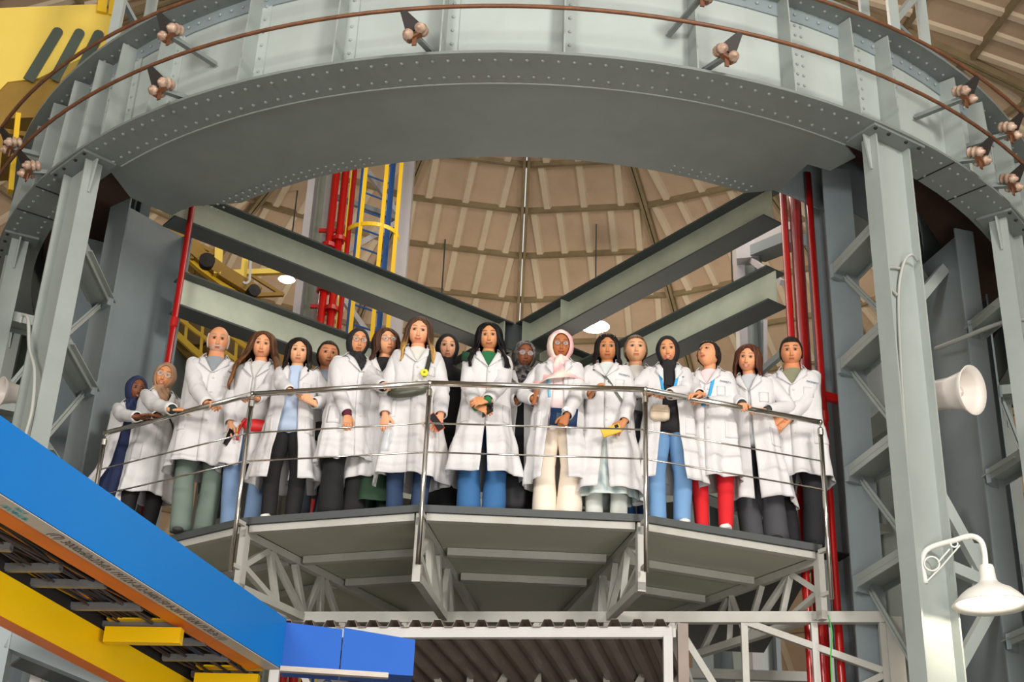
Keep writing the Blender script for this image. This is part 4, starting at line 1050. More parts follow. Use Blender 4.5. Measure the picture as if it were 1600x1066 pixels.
def person(label, hx, hy, r, skin, yaw=0, hyaw=0, pitch=12, roll=0, lean=0.0, side=0.0, fat=1.03, bulk=1.13, smile=0.3, male=False,
           hair=None, hijab=None, glasses=None, coat=True, opening=0, hem=0.27, flare=1.0, shirt=(200, 200, 200), pants=(60, 60, 70), wide=0.5,
           skirt=None, shoe=(230, 230, 230), hands=(), cuff=None, vneck=0.07, hscale=1.0, beard=None, brow=None, lips=None, pattern=False, logo=False, footx=0.0, stance=0.09, seed=0, coatlen_var=0.0, armhang=(True, True)):
    Pp = Person(); top = atr(hx, hy, r); 
    D = math.hypot(top.x, top.y); toc = Vector((-top.x/D, -top.y/D, 0))
    base_rot = math.atan2(toc.x, -toc.y)          # local -Y towards the camera
    rot = base_rot + R(yaw)
    H = top.z - DECK
    H = min(max(H, 1.5), 1.9)
    s = H/1.70
    cr, sr_ = math.cos(rot), math.sin(rot)
    if hem > 5: hem = (atd(hx, hem, D-0.12).z - DECK)/H
    # lean moves the head towards the rail; shift the feet back
    off = Vector((side*H*0.5, -lean*H*0.5, 0))
    offw = Vector((off.x*cr - off.y*sr_, off.x*sr_ + off.y*cr, 0))
    base = Vector((top.x - offw.x, top.y - offw.y, DECK))
    t = thing('person', label, 'person', base, rot, 'visitors on the platform')
    def to_local(p):
        d = Vector(p) - base; return Vector((d.x*cr + d.y*sr_, -d.x*sr_ + d.y*cr, d.z))
    def bend(P):
        P = np.array(P, float); z = np.clip(P[..., 2] - 0.5*H, 0, None)
        P[..., 1] -= lean*z; P[..., 0] += side*z
        zz = np.clip(1 - P[..., 2]/(0.5*H), 0, 1); P[..., 0] += footx*zz
        return P
    def bv(p): return Vector(bend(np.array([p]))[0])
    def mk(mb, name, m, cols=None, parent=None, sm=True, label=None):
        me = mb.mesh(name, m, sm, cols); o = bpy.data.objects.new(name, me); COL.objects.link(o); o.parent = parent or t
        if label: o['label'] = label
        return o
    def colr(mb, c): c = L3(c); return [(c[0], c[1], c[2], 1)]*len(mb.v)
    hs = 1.04*hscale*s**0.5
    # ---- head
    hcz = H - 0.112*hs
    neck_base = bv((0, 0.012, 0.845*H))
    hc = bv((0, -0.012, hcz))
    cam_l = to_local((0, 0, CAMZ)) - hc
    face_az = math.atan2(cam_l.x, -cam_l.y)           # azimuth that looks at the lens
    hy_ = face_az + R(hyaw)
    Rm = (Matrix.Rotation(hy_, 3, 'Z') @ Matrix.Rotation(R(roll), 3, 'Y') @ Matrix.Rotation(R(pitch+5), 3, 'X'))
    Rn = np.array(Rm)
    def V(p): return (np.array(p)*hs) @ Rn.T + np.array(hc)
    hb, hcols = head_mesh(V, skin, fat, smile, male, brow, lips, beard if beard is None else L3(beard))
    sk = SK(skin)
    body = hb; cols = [tuple(c)+(1,) for c in hcols]
    def add_body(mb_, c=None):
        body.add(mb_.v, mb_.f); c = sk if c is None else c; cols.extend([(c[0], c[1], c[2], 1)]*len(mb_.v))
    # neck into the torso, torso, legs
    nb = MB(); nr = (0.058 if male else 0.050)*fat*s
    chin = Vector(V([[0, 0.030, -0.060]])[0]); 
    nb.tube([chin, chin.lerp(neck_base, 0.5), neck_base, neck_base + Vector((0, 0.0, -0.06))], [nr*0.98, nr, nr*1.12, nr*1.5], 20)
    add_body(nb)
    bw = bulk
    tor = [(0.50, 0.150*bw, 0.105*bw), (0.56, 0.145*bw, 0.105*bw), (0.62, 0.125*bw, 0.095*bw), (0.70, 0.145*bw, 0.105*bw), (0.77, 0.155*bw, 0.095*bw), (0.81, 0.14*bw, 0.075), (0.835, 0.09, 0.06), (0.845, 0.06, 0.055)]
    def ringz(tab, n=28):
        P = []
        for row in tab:
            z, a, b = row[:3]
            P.append([(a*s*math.sin(p), -b*s*math.cos(p), z*H) for p in np.linspace(0, 2*PI, n, endpoint=False)])
        return bend(np.array(P))
    tb = MB(); tb.grid(ringz(tor), cu=True); add_body(tb)
    lb_ = MB()
    for sg in (-1, 1):
        hp = bv((sg*0.075*s, 0, 0.53*H)); kn = bv((sg*(0.07*s+stance*0.3), -0.01, 0.28*H)); an = bv((sg*stance, 0.02, 0.05*H))
        lb_.tube([hp, hp.lerp(kn, .5), kn, kn.lerp(an, .4), an], [0.075*s, 0.068*s, 0.05*s, 0.048*s, 0.034*s], 12)
    add_body(lb_)
    # ---- arms
    shw = (0.168 if not male else 0.188)*s*(0.55+0.45*bw)
    arms = []
    hd = {1: None, -1: None}
    for h in hands: hd[h[0]] = h       # (side, target, kind, dir, normal) ; side -1 = our left
    for sg in (-1, 1):
        S = bv((sg*shw, 0.010, 0.815*H)); h = hd[sg]
        if h is None: W = S + Vector((sg*0.10, -0.03, -0.50*s)); kind = 'relaxed'; fd = Vector((0, -0.1, -1)); nn = Vector((sg, -0.2, 0)); el = 0
        else:
            sp = h[1]; W = to_local(atz(sp[1], sp[2], RH + 0.028) if sp[0] == 'rail' else atd(sp[1], sp[2], D - sp[3])); kind = h[2]; fd = Vector(h[3]).normalized(); nn = Vector(h[4]).normalized(); el = h[5] if len(h) > 5 else 0
            W = W - fd*0.075*s       # target is the middle of the hand
        L1, L2 = 0.285*s, 0.245*s
        d = W - S; dl = d.length
        if dl > (L1+L2)*0.995: k = dl/((L1+L2)*0.995); L1 *= k; L2 *= k
        a = (L1*L1 - L2*L2 + dl*dl)/(2*dl); hh = math.sqrt(max(L1*L1 - a*a, 0))
        pole = Vector((sg*(0.55+el), 0.45, -0.8)); dn = d.normalized(); pole = (pole - dn*pole.dot(dn)).normalized()
        E = S + dn*a + pole*hh
        arms.append((sg, S, E, W, fd, nn, kind))
        ab = MB(); wd = (W-E).normalized()
        ab.tube([S + Vector((-sg*0.03, 0, -0.03)), S.lerp(E, .5), E, E.lerp(W, .35), W - wd*0.0], [0.030*s, 0.038*s, 0.034*s, 0.034*s, 0.025*s], 12)
        add_body(ab)
        hv, hf = hand_proto(kind)
        k = s*(1.06 if male else 0.98)
        ex = fd; ez = (nn - ex*nn.dot(ex)).normalized(); ey = ez.cross(ex)
        v = hv.copy()*k
        # thumb side: for our-left (their right) hand the thumb is towards their left
        thumb = 1 if (ey.x*(-sg)) > 0 or abs(ey.x) < 0.05 and ey.z > 0 else -1
        # right hand (sg=-1) : palm -ez, fingers ex -> thumb = ez x ex *(+1) for the person's left ... anatomical
        thumb = 1 if sg == -1 else -1
        v[:, 1] *= thumb
        Mx = np.array([ex, ey, ez])
        hbm = MB(); hbm.v = [tuple(p) for p in (v @ Mx + np.array(W))]; hbm.f = hf if thumb == 1 else [f[::-1] for f in hf]
        add_body(hbm)
    mk(body, 'body', SKINM, cols)
    # ---- eyes
    for sx in (-1, 1):
        eb = MB(); ec = np.array([sx*0.0305*fat, -0.0835, 0.0105]); pts = []; ecol = []
        for i in range(9):
            for k in range(16):
                th = PI/2*i/8*0.98 + 0.001; ph = 2*PI*k/16
                pts.append(ec + np.array([0.0145*math.sin(th)*math.cos(ph), -0.0075*math.cos(th), 0.0058*math.sin(th)*math.sin(ph)*(1.0 - 0.25*smile)]))
                rr = math.hypot(0.0145*math.sin(th)*math.cos(ph), 0.0068*math.sin(th)*math.sin(ph))
                ecol.append((0.012, 0.009, 0.008, 1) if rr < 0.0078 else (0.30, 0.26, 0.23, 1))
        eb.v = [tuple(p) for p in V(pts)]
        for i in range(8):
            for k in range(16): eb.f.append((i*16+k, i*16+(k+1) % 16, i*16+16+(k+1) % 16, i*16+16+k))
        mk(eb, 'eye', SKINM, ecol)
    if glasses is not None:
        gb = MB()
        for sx in (-1, 1):
            ring_ = [V([[sx*0.032 + 0.023*math.cos(a), -0.101 + 0.006*abs(math.cos(a))*(1 if sx*math.cos(a) > 0 else 0), 0.006 + 0.018*math.sin(a)]])[0] for a in np.linspace(0, 2*PI, 20, endpoint=False)]
            gb.tube(ring_, 0.0016, 5, closed=True)
            gb.tube([V([[sx*0.055, -0.095, 0.010]])[0], V([[sx*0.078, -0.05, 0.010]])[0], V([[sx*0.082, 0.01, 0.004]])[0]], 0.0016, 5)
        gb.tube([V([[-0.010, -0.102, 0.010]])[0], V([[0.010, -0.102, 0.010]])[0]], 0.0016, 5)
        g = mk(gb, 'glasses', mat('glasses_frame_%d' % glasses[0], rgb(*glasses), 0.35, 0.3))
        if len(glasses) > 3: pass
        lm_ = MB()
        for sx in (-1, 1):
            ring_ = [V([[sx*0.032 + 0.022*math.cos(a), -0.1005, 0.006 + 0.017*math.sin(a)]])[0] for a in np.linspace(0, 2*PI, 20, endpoint=False)]
            lm_.add(ring_, [tuple(range(20))])
        Lm = MATS.get('lens')
        if Lm is None:
            Lm = mat('lens', (1, 1, 1, 1), 0.05); bs = Lm.node_tree.nodes['Principled BSDF']; bs.inputs['Alpha'].default_value = 0.18
        mk(lm_, 'lens', Lm, parent=g)
    # ---- hair
    def hcurt(kind, col, tip=None, length=0.0, vol=1.0, spread=0.0):
        if kind == 'fringe':     # bald crown, short hair at the sides and back
            U_, Zs_ = np.meshgrid(np.linspace(1.25, 2*PI-1.25, 40), np.linspace(0.05, -0.06, 10))
            k_ = 1 + 0.06*np.sin(U_*40)*0.3; zt = np.clip(Zs_/0.13, -1, 1); rr = np.sqrt(1-zt**2)*k_
            Pq = np.stack([(0.080*fat+0.006)*rr*np.sin(U_), -(0.101+0.006)*rr*np.cos(U_)*np.where(Zs_ < 0, 1+Zs_*2.2, 1), Zs_], -1)
            Nq = np.stack([np.sin(U_), -np.cos(U_), 0*U_], -1); mb = MB(); mb.shell(Pq, Nq, 0.008); mb.v = [tuple(p) for p in V(np.array(mb.v))]
            mk(mb, 'hair', HAIRM, [tuple(L3(col))+(1,)]*len(mb.v)); return
        nu, nv = 96, 34
        u = np.linspace(0, 2*PI, nu, endpoint=False)     # 0 = front
        P = np.zeros((nv, nu, 3)); N = np.zeros((nv, nu, 3)); C = np.zeros((nv, nu, 4))
        c0 = L3(col); c1 = L3(tip) if tip else c0
        uu = np.where(u > PI, 2*PI-u, u)                 # 0 front .. pi back
        hl = {'long': 0.088, 'bob': 0.086, 'short': 0.072, 'back': 0.082}[kind]
        frac = smooth(uu, 0.72, 1.12)                    # 0 at the forehead, 1 beyond the temples
        if kind in ('short', 'back'):
            frac = smooth(uu, 0.95, 1.45); zend = hl + (-0.045-hl)*frac - 0.035*smooth(uu, 1.7, 2.4)
        else: zend = (hl - 0.034*smooth(uu, 0.15, 0.75)) + (-length-hl)*frac
        for j in range(nv):
            q = j/(nv-1)
            for i in range(nu):
                z = 0.124*(1+0.02*vol) + (zend[i]-0.124)*q**0.9 if kind in ('short', 'back') or frac[i] < 0.01 else None
                if z is None:
                    z = 0.126 + (zend[i]-0.126)*q
                su, cu_ = math.sin(u[i]), -math.cos(u[i])
                zt = max(min(z/0.128, 1), -0.999)
                off_ = 0.010*vol + (0.012*vol if kind != 'short' else 0.0)*frac[i]
                if z > 0: rr = math.sqrt(max(1-zt*zt, 0))
                else: rr = 1.0 + ((0.14+spread)*min(-z/0.15, 1.8) if kind == 'long' else 0.06*min(-z/0.1, 1))
                if kind in ('short', 'back') and z < 0: rr = 1.0 - 0.5*(z/0.12)**2*(1 if uu[i] > 1.5 else 0.3)
                ax_ = (0.0775*fat + off_)*rr; ay = ((0.096 if cu_ < 0 else 0.100) + off_)*rr
                if kind in ('long', 'bob') and z < -0.02 and uu[i] < 1.75:   # side locks fall beside and in front of the face
                    k_ = min((-0.02-z)/0.10, 1); ay = ay*(1-0.0*k_)
                rid = 0.0035*math.sin(u[i]*23 + 2*math.sin(z*20+seed)) + 0.0028*math.sin(u[i]*37+seed+z*12)
                if kind == 'long': rid += 0.008*math.sin(z*28 + u[i]*3 + seed)*min(max(-z, 0)/0.1, 1)
                rid *= min(1, rr*1.5)
                tp = 1 - (0.25*smooth(np.array([q]), 0.85, 1.0)[0] if kind != 'short' else 0)
                P[j, i] = ((ax_+rid)*su, (ay+rid)*cu_ + (0.012 if kind in ('long',) and z < -0.06 else 0), z)
                N[j, i] = (su, cu_, 0.35)
                k_ = smooth(np.array([-z]), 0.03, max(length*0.75, 0.12))[0] if tip else 0
                C[j, i, :3] = (c0*(1-k_) + c1*k_)*(1 + 0.35*math.sin(u[i]*31 + 3*math.sin(u[i]*7+seed) + z*6)); C[j, i, 3] = 1
        N /= np.linalg.norm(N, axis=-1, keepdims=True)
        mb = MB()
        thick = 0.009 if kind in ('short', 'back') else 0.016
        nn_ = N.copy(); mb.shell(P, nn_, thick, cu=True)
        vv = np.array(mb.v)
        # below the jaw long hair follows the body, not the head tilt
        W_ = V(vv)
        if kind in ('long', 'bob') and length > 0.12:
            k_ = smooth(-vv[:, 2], 0.06, 0.16)[:, None]
            az_only = np.array(Matrix.Rotation(hy_*0.6, 3, 'Z')); W2 = (vv*hs) @ az_only.T + np.array(hc) + np.array([0, -0.012, 0])
            # spread over the shoulders and onto the chest
            W2[:, 1] -= 0.05*smooth(-vv[:, 2], 0.12, 0.26)*(vv[:, 1] < 0.03)
            W_ = W_*(1-k_) + W2*k_
        mb.v = [tuple(p) for p in W_]
        cc_ = np.concatenate([C.reshape(-1, 4), C.reshape(-1, 4)*np.array([0.6, 0.6, 0.6, 1])])
        h_ = mk(mb, 'hair', HAIRM, cc_)
        if kind == 'back':
            b = MB(); b.lathe([(0.0, -0.035), (0.025, -0.028), (0.036, 0), (0.025, 0.028), (0, 0.035)], (0, 0, 0), n=12)
            b.v = [tuple(p) for p in V(np.array(b.v) + np.array([0.0, 0.115, -0.01]))]
            mk(b, 'hair_bun', HAIRM, [tuple(c0)+(1,)]*len(b.v), parent=h_)
    if hair: hcurt(*hair[0], **hair[1])
    if hijab:
        hc_, hc2 = L3(hijab[0]), L3(hijab[1] if len(hijab) > 1 else hijab[0])
        loose = hijab[2] if len(hijab) > 2 else 1.0
        nu, nv = 56, 26; P = np.zeros((nv, nu, 3)); N = np.zeros((nv, nu, 3)); C = np.ones((nv, nu, 4))
        for j in range(nv):
            q = j/(nv-1)
            for i in range(nu):
                b = 2*PI*i/nu                    # angle round the face opening, 0 = up
                th0 = 0.76 + 0.16*max(math.cos(b), 0) - 0.02*abs(math.sin(b)) + 0.34*max(-math.cos(b), 0)**2
                th0 = 0.80 - 0.05*abs(math.sin(b)) + 0.14*max(-math.cos(b), 0)
                th = th0 + (PI-th0)*q**0.85
                dx, dz, dy = math.sin(th)*math.sin(b), math.sin(th)*math.cos(b), -math.cos(th)
                o_ = 0.015*loose + 0.004*math.sin(b*7 + q*6 + seed)*q*loose + 0.005*math.sin(b*13 + 9*q)*q*(loose-0.6)
                sd = max(0, -dz)
                x_ = (0.0775*fat*(1-0.18*sd) + o_ + 0.010*q + 0.012*sd*q)*dx; y_ = ((0.096 if dy < 0 else 0.104) + o_*(1.0 if q > 0.05 else 0.5))*dy
                z_ = ((0.112 if dz > 0 else 0.124) + o_)*dz
                if dy > 0: y_ *= 1.0 + 0.05*q
                P[j, i] = (x_, y_, z_); N[j, i] = (dx, dy, dz)
                k_ = 0.5+0.5*math.sin(b*3+q*11+2*math.sin(b*2+seed)); C[j, i, :3] = hc_*(1-k_) + hc2*k_
        mb = MB(); mb.shell(P, N, 0.006, cu=True)
        mb.v = [tuple(p) for p in V(np.array(mb.v))]; cc_ = [tuple(c) for c in C.reshape(-1, 4)]*2
        # wrap under the chin, falling onto the chest
        nz_ = 22; Q = np.zeros((nz_, 48, 3)); NN = np.zeros((nz_, 48, 3)); CC = np.ones((nz_, 48, 4))
        j0 = Vector(V([[0, -0.004, -0.110]])[0]); 
        drop = hijab[3] if len(hijab) > 3 else 0.20
        for j in range(nz_):
            q = j/(nz_-1); z = j0.z + 0.012 - (drop)*s*q
            cx_ = j0.x*(1-q) + bv((0, 0, z))[0]*q; cy_ = j0.y*(1-q) + (bv((0, 0, z))[1]+0.0)*q
            a_ = (0.070 + 0.022*math.sin(min(q*2, 1)*PI/2) + 0.085*max(q-0.45, 0)/0.55)*s*(0.9+0.1*loose); b_ = (0.076 + 0.01*q + 0.055*max(q-0.3, 0)/0.7)*s; a_ += 0.035*max(loose-1, 0)*q*2; b_ += 0.055*max(loose-1, 0)*q*2
            for i in range(48):
                b = 2*PI*i/48; f_ = 0.006*math.sin(b*5 + q*9 + seed)*loose + 0.005*math.sin(9*b - q*15 + seed)
                Q[j, i] = (cx_ + (a_+f_)*math.sin(b), cy_ - (b_+f_)*math.cos(b), z + 0.02*math.sin(b*2+seed)*q - 0.03*q*max(math.cos(b), 0)); NN[j, i] = (math.sin(b), -math.cos(b), 0)
                k_ = 0.5+0.5*math.sin(b*3+q*9); CC[j, i, :3] = hc_*(1-k_) + hc2*k_
        m2 = MB(); m2.shell(Q, NN, 0.006, cu=True); mb.add(m2.v, m2.f); cc_ = cc_ + [tuple(c) for c in CC.reshape(-1, 4)]*2
        if pattern:
            rs = np.random.RandomState(seed); cc_ = [tuple(np.array(c[:3])*rs.choice([0.45, 1.0, 1.6]))+(1,) for c in cc_]
        mk(mb, 'hijab', CLOTHM, cc_)
    # ---- shirt / trousers / skirt / shoes
    st = [(0.47, 0.170*bw, 0.122*bw), (0.52, 0.168*bw, 0.12*bw), (0.60, 0.150*bw, 0.110*bw), (0.70, 0.160*bw, 0.118*bw), (0.77, 0.166*bw, 0.106*bw), (0.81, 0.150*bw, 0.086), (0.832, 0.100, 0.072), (0.845, 0.068, 0.064)]
    sb = MB(); Ps = ringz(st, 36); sb.grid(Ps, cu=True); sb.f.append(tuple(range(36))[::-1])
    if not coat:
        pass
    mk(sb, 'shirt', CLOTHM, colr(sb, shirt))
    pb2 = MB()
    for sg in (-1, 1):
        hp = bv((sg*0.080*s, 0, 0.53*H)); kn = bv((sg*(0.075*s+stance*0.35), -0.012, 0.28*H)); an = bv((sg*stance, 0.015, 0.022*H))
        pts = [hp.lerp(kn, k/6) for k in range(7)] + [kn.lerp(an, k/8) for k in range(1, 9)]
        rads = [np.interp(k/14, (0, 0.45, 1), (0.098*s*bw, 0.066*s*(1+wide*0.25), (0.042+0.058*wide)*s)) for k in range(15)]
        n0 = len(pb2.v); pb2.tube(pts, rads, 18)
        vv = np.array(pb2.v[n0:]); c_ = vv.reshape(15, 18, 3).mean(1, keepdims=True); d_ = vv.reshape(15, 18, 3)-c_
        vv = (c_ + d_*(1+0.05*n3(vv, seed+sg, 22).reshape(15, 18, 1))).reshape(-1, 3); pb2.v[n0:] = [tuple(p) for p in vv]
    pb2.add([tuple(p) for p in ringz([(0.49, 0.12*bw, 0.10*bw), (0.53, 0.155*bw, 0.115*bw), (0.60, 0.145*bw, 0.105*bw)], 20).reshape(-1, 3)], [(i, (i+1) % 20, 20+(i+1) % 20, 20+i) for i in range(20)] + [(20+i, 20+(i+1) % 20, 40+(i+1) % 20, 40+i) for i in range(20)])
    mk(pb2, 'trousers', CLOTHM, colr(pb2, pants))
    if skirt:
        kb = MB(); nz_ = 16; P = []
        for j in range(nz_):
            q = j/(nz_-1); z = 0.58 + (skirt[1]-0.58)*q; row = []
            for i in range(48):
                b = 2*PI*i/48; w_ = (0.155 + (skirt[2]-0.155)*q**0.8)*s; f_ = 1 + 0.07*q*math.sin(b*7+seed+q*2) + 0.04*q*math.sin(b*12)
                row.append((w_*math.sin(b)*f_, -w_*0.78*math.cos(b)*f_, z*H))
            P.append(row)
        P = bend(np.array(P)); kb.grid(P, cu=True)
        cc_ = colr(kb, skirt[0])
        if len(skirt) > 3:
            rs = np.random.RandomState(seed); cc_ = [tuple(L3(skirt[0] if rs.rand() > 0.35 else skirt[3]))+(1,) for _ in kb.v]
        mk(kb, 'skirt', CLOTHM, cc_)
    for sg in (-1, 1):
        a = bv((sg*stance, 0.02, 0)); hb_ = MB(); P = []
        for yy, hw, hh, zc in ((0.07, 0.018, 0.02, 0.022), (0.055, 0.034, 0.045, 0.048), (0.02, 0.038, 0.048, 0.05), (-0.04, 0.040, 0.040, 0.041), (-0.10, 0.045, 0.028, 0.028), (-0.15, 0.040, 0.020, 0.020), (-0.175, 0.022, 0.012, 0.014)):
            P.append([(a.x + sg*0.01 + hw*math.sin(b)*(1 if abs(math.cos(b)) < 0.7 else 1), a.y + yy, max(zc + hh*math.cos(b), 0.002)) for b in np.linspace(0, 2*PI, 14, endpoint=False)])
        hb_.grid(P, cu=True); hb_.f.append(tuple(range(14))[::-1]); hb_.f.append(tuple(range(6*14, 7*14)))
        so = mk(hb_, 'shoe', CLOTHM, colr(hb_, shoe))
        if sum(shoe) > 400:
            lc = MB()
            for k in range(3): lc.tube([(a.x+sg*0.01-0.02, a.y-0.03-0.02*k, 0.082-0.008*k), (a.x+sg*0.01+0.02, a.y-0.038-0.02*k, 0.082-0.008*k)], 0.003, 5)
            mk(lc, 'laces', CLOTHM, colr(lc, (180, 180, 175)), parent=so)
    # ---- coat
    mwp = Matrix.Translation(base) @ Matrix.Rotation(rot, 4, 'Z')
    Pp.D = D; Pp.mw = mwp; Pp.t = t; Pp.H = H; Pp.s = s; Pp.bv = bv; Pp.to_local = to_local; Pp.mk = mk; Pp.V = V; Pp.hs = hs; Pp.colr = colr; Pp.arms = arms; Pp.hc = hc
    if coat:
        fl_ = flare
        ct = [(hem, 0.225*bw*fl_, 0.185*bw*fl_), (0.36, 0.212*bw*(0.4+0.6*fl_), 0.170*bw*(0.4+0.6*fl_)), (0.45, 0.200*bw, 0.155*bw), (0.52, 0.196*bw, 0.150*bw), (0.60, 0.178*bw, 0.137*bw), (0.68, 0.180*bw, 0.138*bw), (0.74, 0.184*bw, 0.134*bw), (0.785, 0.186*bw, 0.118*bw), (0.812, 0.165*bw+0.01, 0.100*bw), (0.828, 0.128+0.01*bw, 0.088), (0.840, 0.095, 0.078), (0.850, 0.078, 0.072)]
        zs = np.concatenate([np.linspace(hem, 0.76, 40), np.linspace(0.77, 0.850, 14)])
        nu = 96
        def ap(z):      # half gap angle of the front opening
            g = np.where(z > 0.735, vneck*(z-0.735)/0.11, 0)
            a_, b_ = interp(ct, z); a_ = np.maximum(a_, 0.06)
            g = np.arcsin(np.clip(g/a_, 0, 0.95)*1.0)
            if opening:
                g = np.maximum(g, np.interp(z, (0.2, 0.45, 0.62, 0.74, 0.80), (opening*1.25, opening, opening*0.75, opening*0.55, 0.2)))
            else: g = np.maximum(g, np.interp(z, (hem, 0.40, 0.48), (0.04+coatlen_var, 0.012+coatlen_var*0.5, 0.0)))
            return g
        def S(phi, z, off=0.0, wr=True):
            """coat surface: phi angle from the front, z as a fraction of the height"""
            phi = np.asarray(phi, float); z = np.asarray(z, float)*np.ones_like(phi)
            a_, b_ = interp(ct, z); a_ = a_*s; b_ = b_*s
            amp = np.interp(z, (hem, 0.5, 0.62, 0.8), (0.021, 0.009, 0.004, 0.001))
            f_ = folds(phi, z, seed)*amp if wr else 0
            e = 0.90
            cs, sn = np.cos(phi), np.sin(phi)
            x = a_*np.sign(sn)*np.abs(sn)**e; y = -b_*np.sign(cs)*np.abs(cs)**e
            dirn = np.stack([sn, -cs, np.zeros_like(sn)], -1)
            zz = z*H + 0.012*np.sin(2*phi+seed)*np.clip(1-(z-hem)/0.1, 0, 1)
            P = np.stack([x, y, zz], -1) + dirn*(f_+off)[..., None] if wr else np.stack([x, y, zz], -1) + dirn*off
            if wr:
                rg = -np.clip(1-np.abs(n3(P*np.array([1, 1, 0.55]), seed+17, 15))*2.4, 0, 1)**1.4
                P = P + dirn*((0.005*n3(P, seed+7, 21) + 0.010*rg)*np.interp(z, (0.7, 0.83), (1, 0.25)))[..., None]
            return bend(P), dirn
        U = np.linspace(0, 1, nu); Z = np.repeat(zs[:, None], nu, 1)
        g = ap(zs)[:, None]
        PH = g + (2*PI-2*g)*U[None, :]
        ov = np.where(U < 0.04, 0.010, 0.0)[None, :]*np.ones_like(Z)*(0 if opening else 1)
        if not opening: PH = PH - np.where(U < 0.06, (0.06-U)/0.06*0.09, 0)[None, :]*np.interp(Z, (0.72, 0.75), (1 if coatlen_var == 0 else 0.3, 0))
        P, Nn = S(PH, Z, 0.0); P = P + Nn*ov[..., None]
        cb_ = MB(); cb_.shell(P, Nn, 0.007)
        # sleeves
        for sg, S0, E, W, fd, nn, kind in arms:
            back_ = W - (W-E).normalized()*0.012*s
            path = bez(S0 + Vector((-sg*0.035*s, 0.0, 0.012*s)), E, back_, 22); m_ = len(path)
            rad = [np.interp(i/(m_-1), (0, 0.12, 0.3, 0.5, 0.75, 1), (0.048, 0.061, 0.065, 0.061, 0.056, 0.051))*s*(0.75+0.25*bw) for i in range(m_)]
            rad = rad + [rad[-1]*0.80]; path = path + [path[-1] + (back_-E).normalized()*0.001]
            tbm = MB(); tbm.tube(path, rad, 24, cap=False)
            vv = np.array(tbm.v).reshape(m_+1, 24, 3); c_ = vv.mean(1, keepdims=True); d_ = (vv-c_)
            wr = n3(vv.reshape(-1, 3), seed+3+sg, 30).reshape(m_+1, 24, 1); tt = np.linspace(0, 1, m_+1)[:, None, None]
            rg = -np.clip(1-np.abs(n3(vv.reshape(-1, 3), seed+13+sg, 24))*2.6, 0, 1)**1.3; rg = rg.reshape(m_+1, 24, 1); bendk = np.exp(-((tt-0.5)/0.16)**2)
            vv = c_ + d_*(1 + (0.07*wr + 0.16*rg*(0.5+bendk))*np.interp(tt, (0, 0.2, 1), (0.15, 1, 0.8)))
            cb_.add(vv.reshape(-1, 3), tbm.f)
            # cuff
            if cuff: 
                e0 = back_ - fd*0.0; k_ = MB(); wd = (W-E).normalized(); k_.tube([back_ - wd*0.02, back_ + wd*0.035*s], [0.036*s, 0.033*s], 14)
                mk(k_, 'cuff', CLOTHM, colr(k_, cuff))
        co = mk(cb_, 'coat', COATM)
        # collar and lapels
        zt = np.linspace(0.735, 0.850, 12)
        for sg in (-1, 1):
            gz = ap(zt); wlap = np.interp(zt, (0.735, 0.79, 0.80, 0.835, 0.85), (0.006, 0.068, 0.045, 0.050, 0.044))*s
            rows = []; nrm_ = []
            for k in range(5):
                q = k/4; ph = sg*(gz + 0.02) ; A, dn_ = S(ph, zt, 0.006)
                out_, _ = S(sg*(gz + wlap/np.maximum(interp(ct, zt)[0]*s, 0.06)*q), zt, 0.010 + 0.006*math.sin(q*PI), wr=False)
                rows.append(out_ + dn_*0.003); nrm_.append(dn_)
            lp_ = MB(); lp_.shell(np.array(rows), np.array(nrm_), 0.004); mk(lp_, 'lapel', COATM, parent=co)
        rows = []; nrm_ = []
        ph = np.linspace(ap(np.array([0.85]))[0], 2*PI-ap(np.array([0.85]))[0], 40)
        for zz_, of in ((0.846, -0.004), (0.866, 0.002), (0.862, 0.012), (0.838, 0.020), (0.826, 0.022)):
            A, dn_ = S(ph, zz_, of, wr=False); rows.append(A); nrm_.append(dn_)
        cl_ = MB(); cl_.shell(np.array(rows), np.array(nrm_), 0.004); mk(cl_, 'collar', COATM, parent=co)
        # pockets and buttons
        for sg in (-1, 1):
            ph = np.linspace(sg*0.62, sg*1.15, 8)[None, :].repeat(8, 0); zz_ = np.linspace(0.455, 0.545, 8)[:, None].repeat(8, 1)
            A, dn_ = S(ph, zz_, 0.006); pk = MB(); pk.shell(A, dn_, 0.005); mk(pk, 'pocket', COATM, parent=co)
        ph = np.linspace(0.35, 0.75, 6)[None, :].repeat(6, 0); zz_ = np.linspace(0.675, 0.725, 6)[:, None].repeat(6, 1)
        A, dn_ = S(ph, zz_, 0.005); pk = MB(); pk.shell(A, dn_, 0.004); mk(pk, 'chest_pocket', COATM, parent=co)
        if not opening:
            for zb in (0.50, 0.57, 0.64, 0.71):
                A, dn_ = S(np.array([0.03]), np.array([zb]), 0.014); bt = MB(); bt.lathe([(0.0, 0), (0.008, 0), (0.008, 0.003), (0, 0.004)], A[0], dn_[0], 8); mk(bt, 'button', PLAST, parent=co)
        if logo:
            A, dn_ = S(np.array([0.46]), np.array([0.752]), 0.013); B, _ = S(np.array([0.80]), np.array([0.750]), 0.013)
            ex = Vector(B[0]-A[0])
            flat_text('РОСЭНЕРГО', Vector(A[0]), ex, Vector((0, 0, 1)), 0.016*s, mat('logo_blue', rgb(40, 80, 120), 0.7), 'coat_print', None, 0.0015).parent = co
        Pp.S = S; Pp.co = co
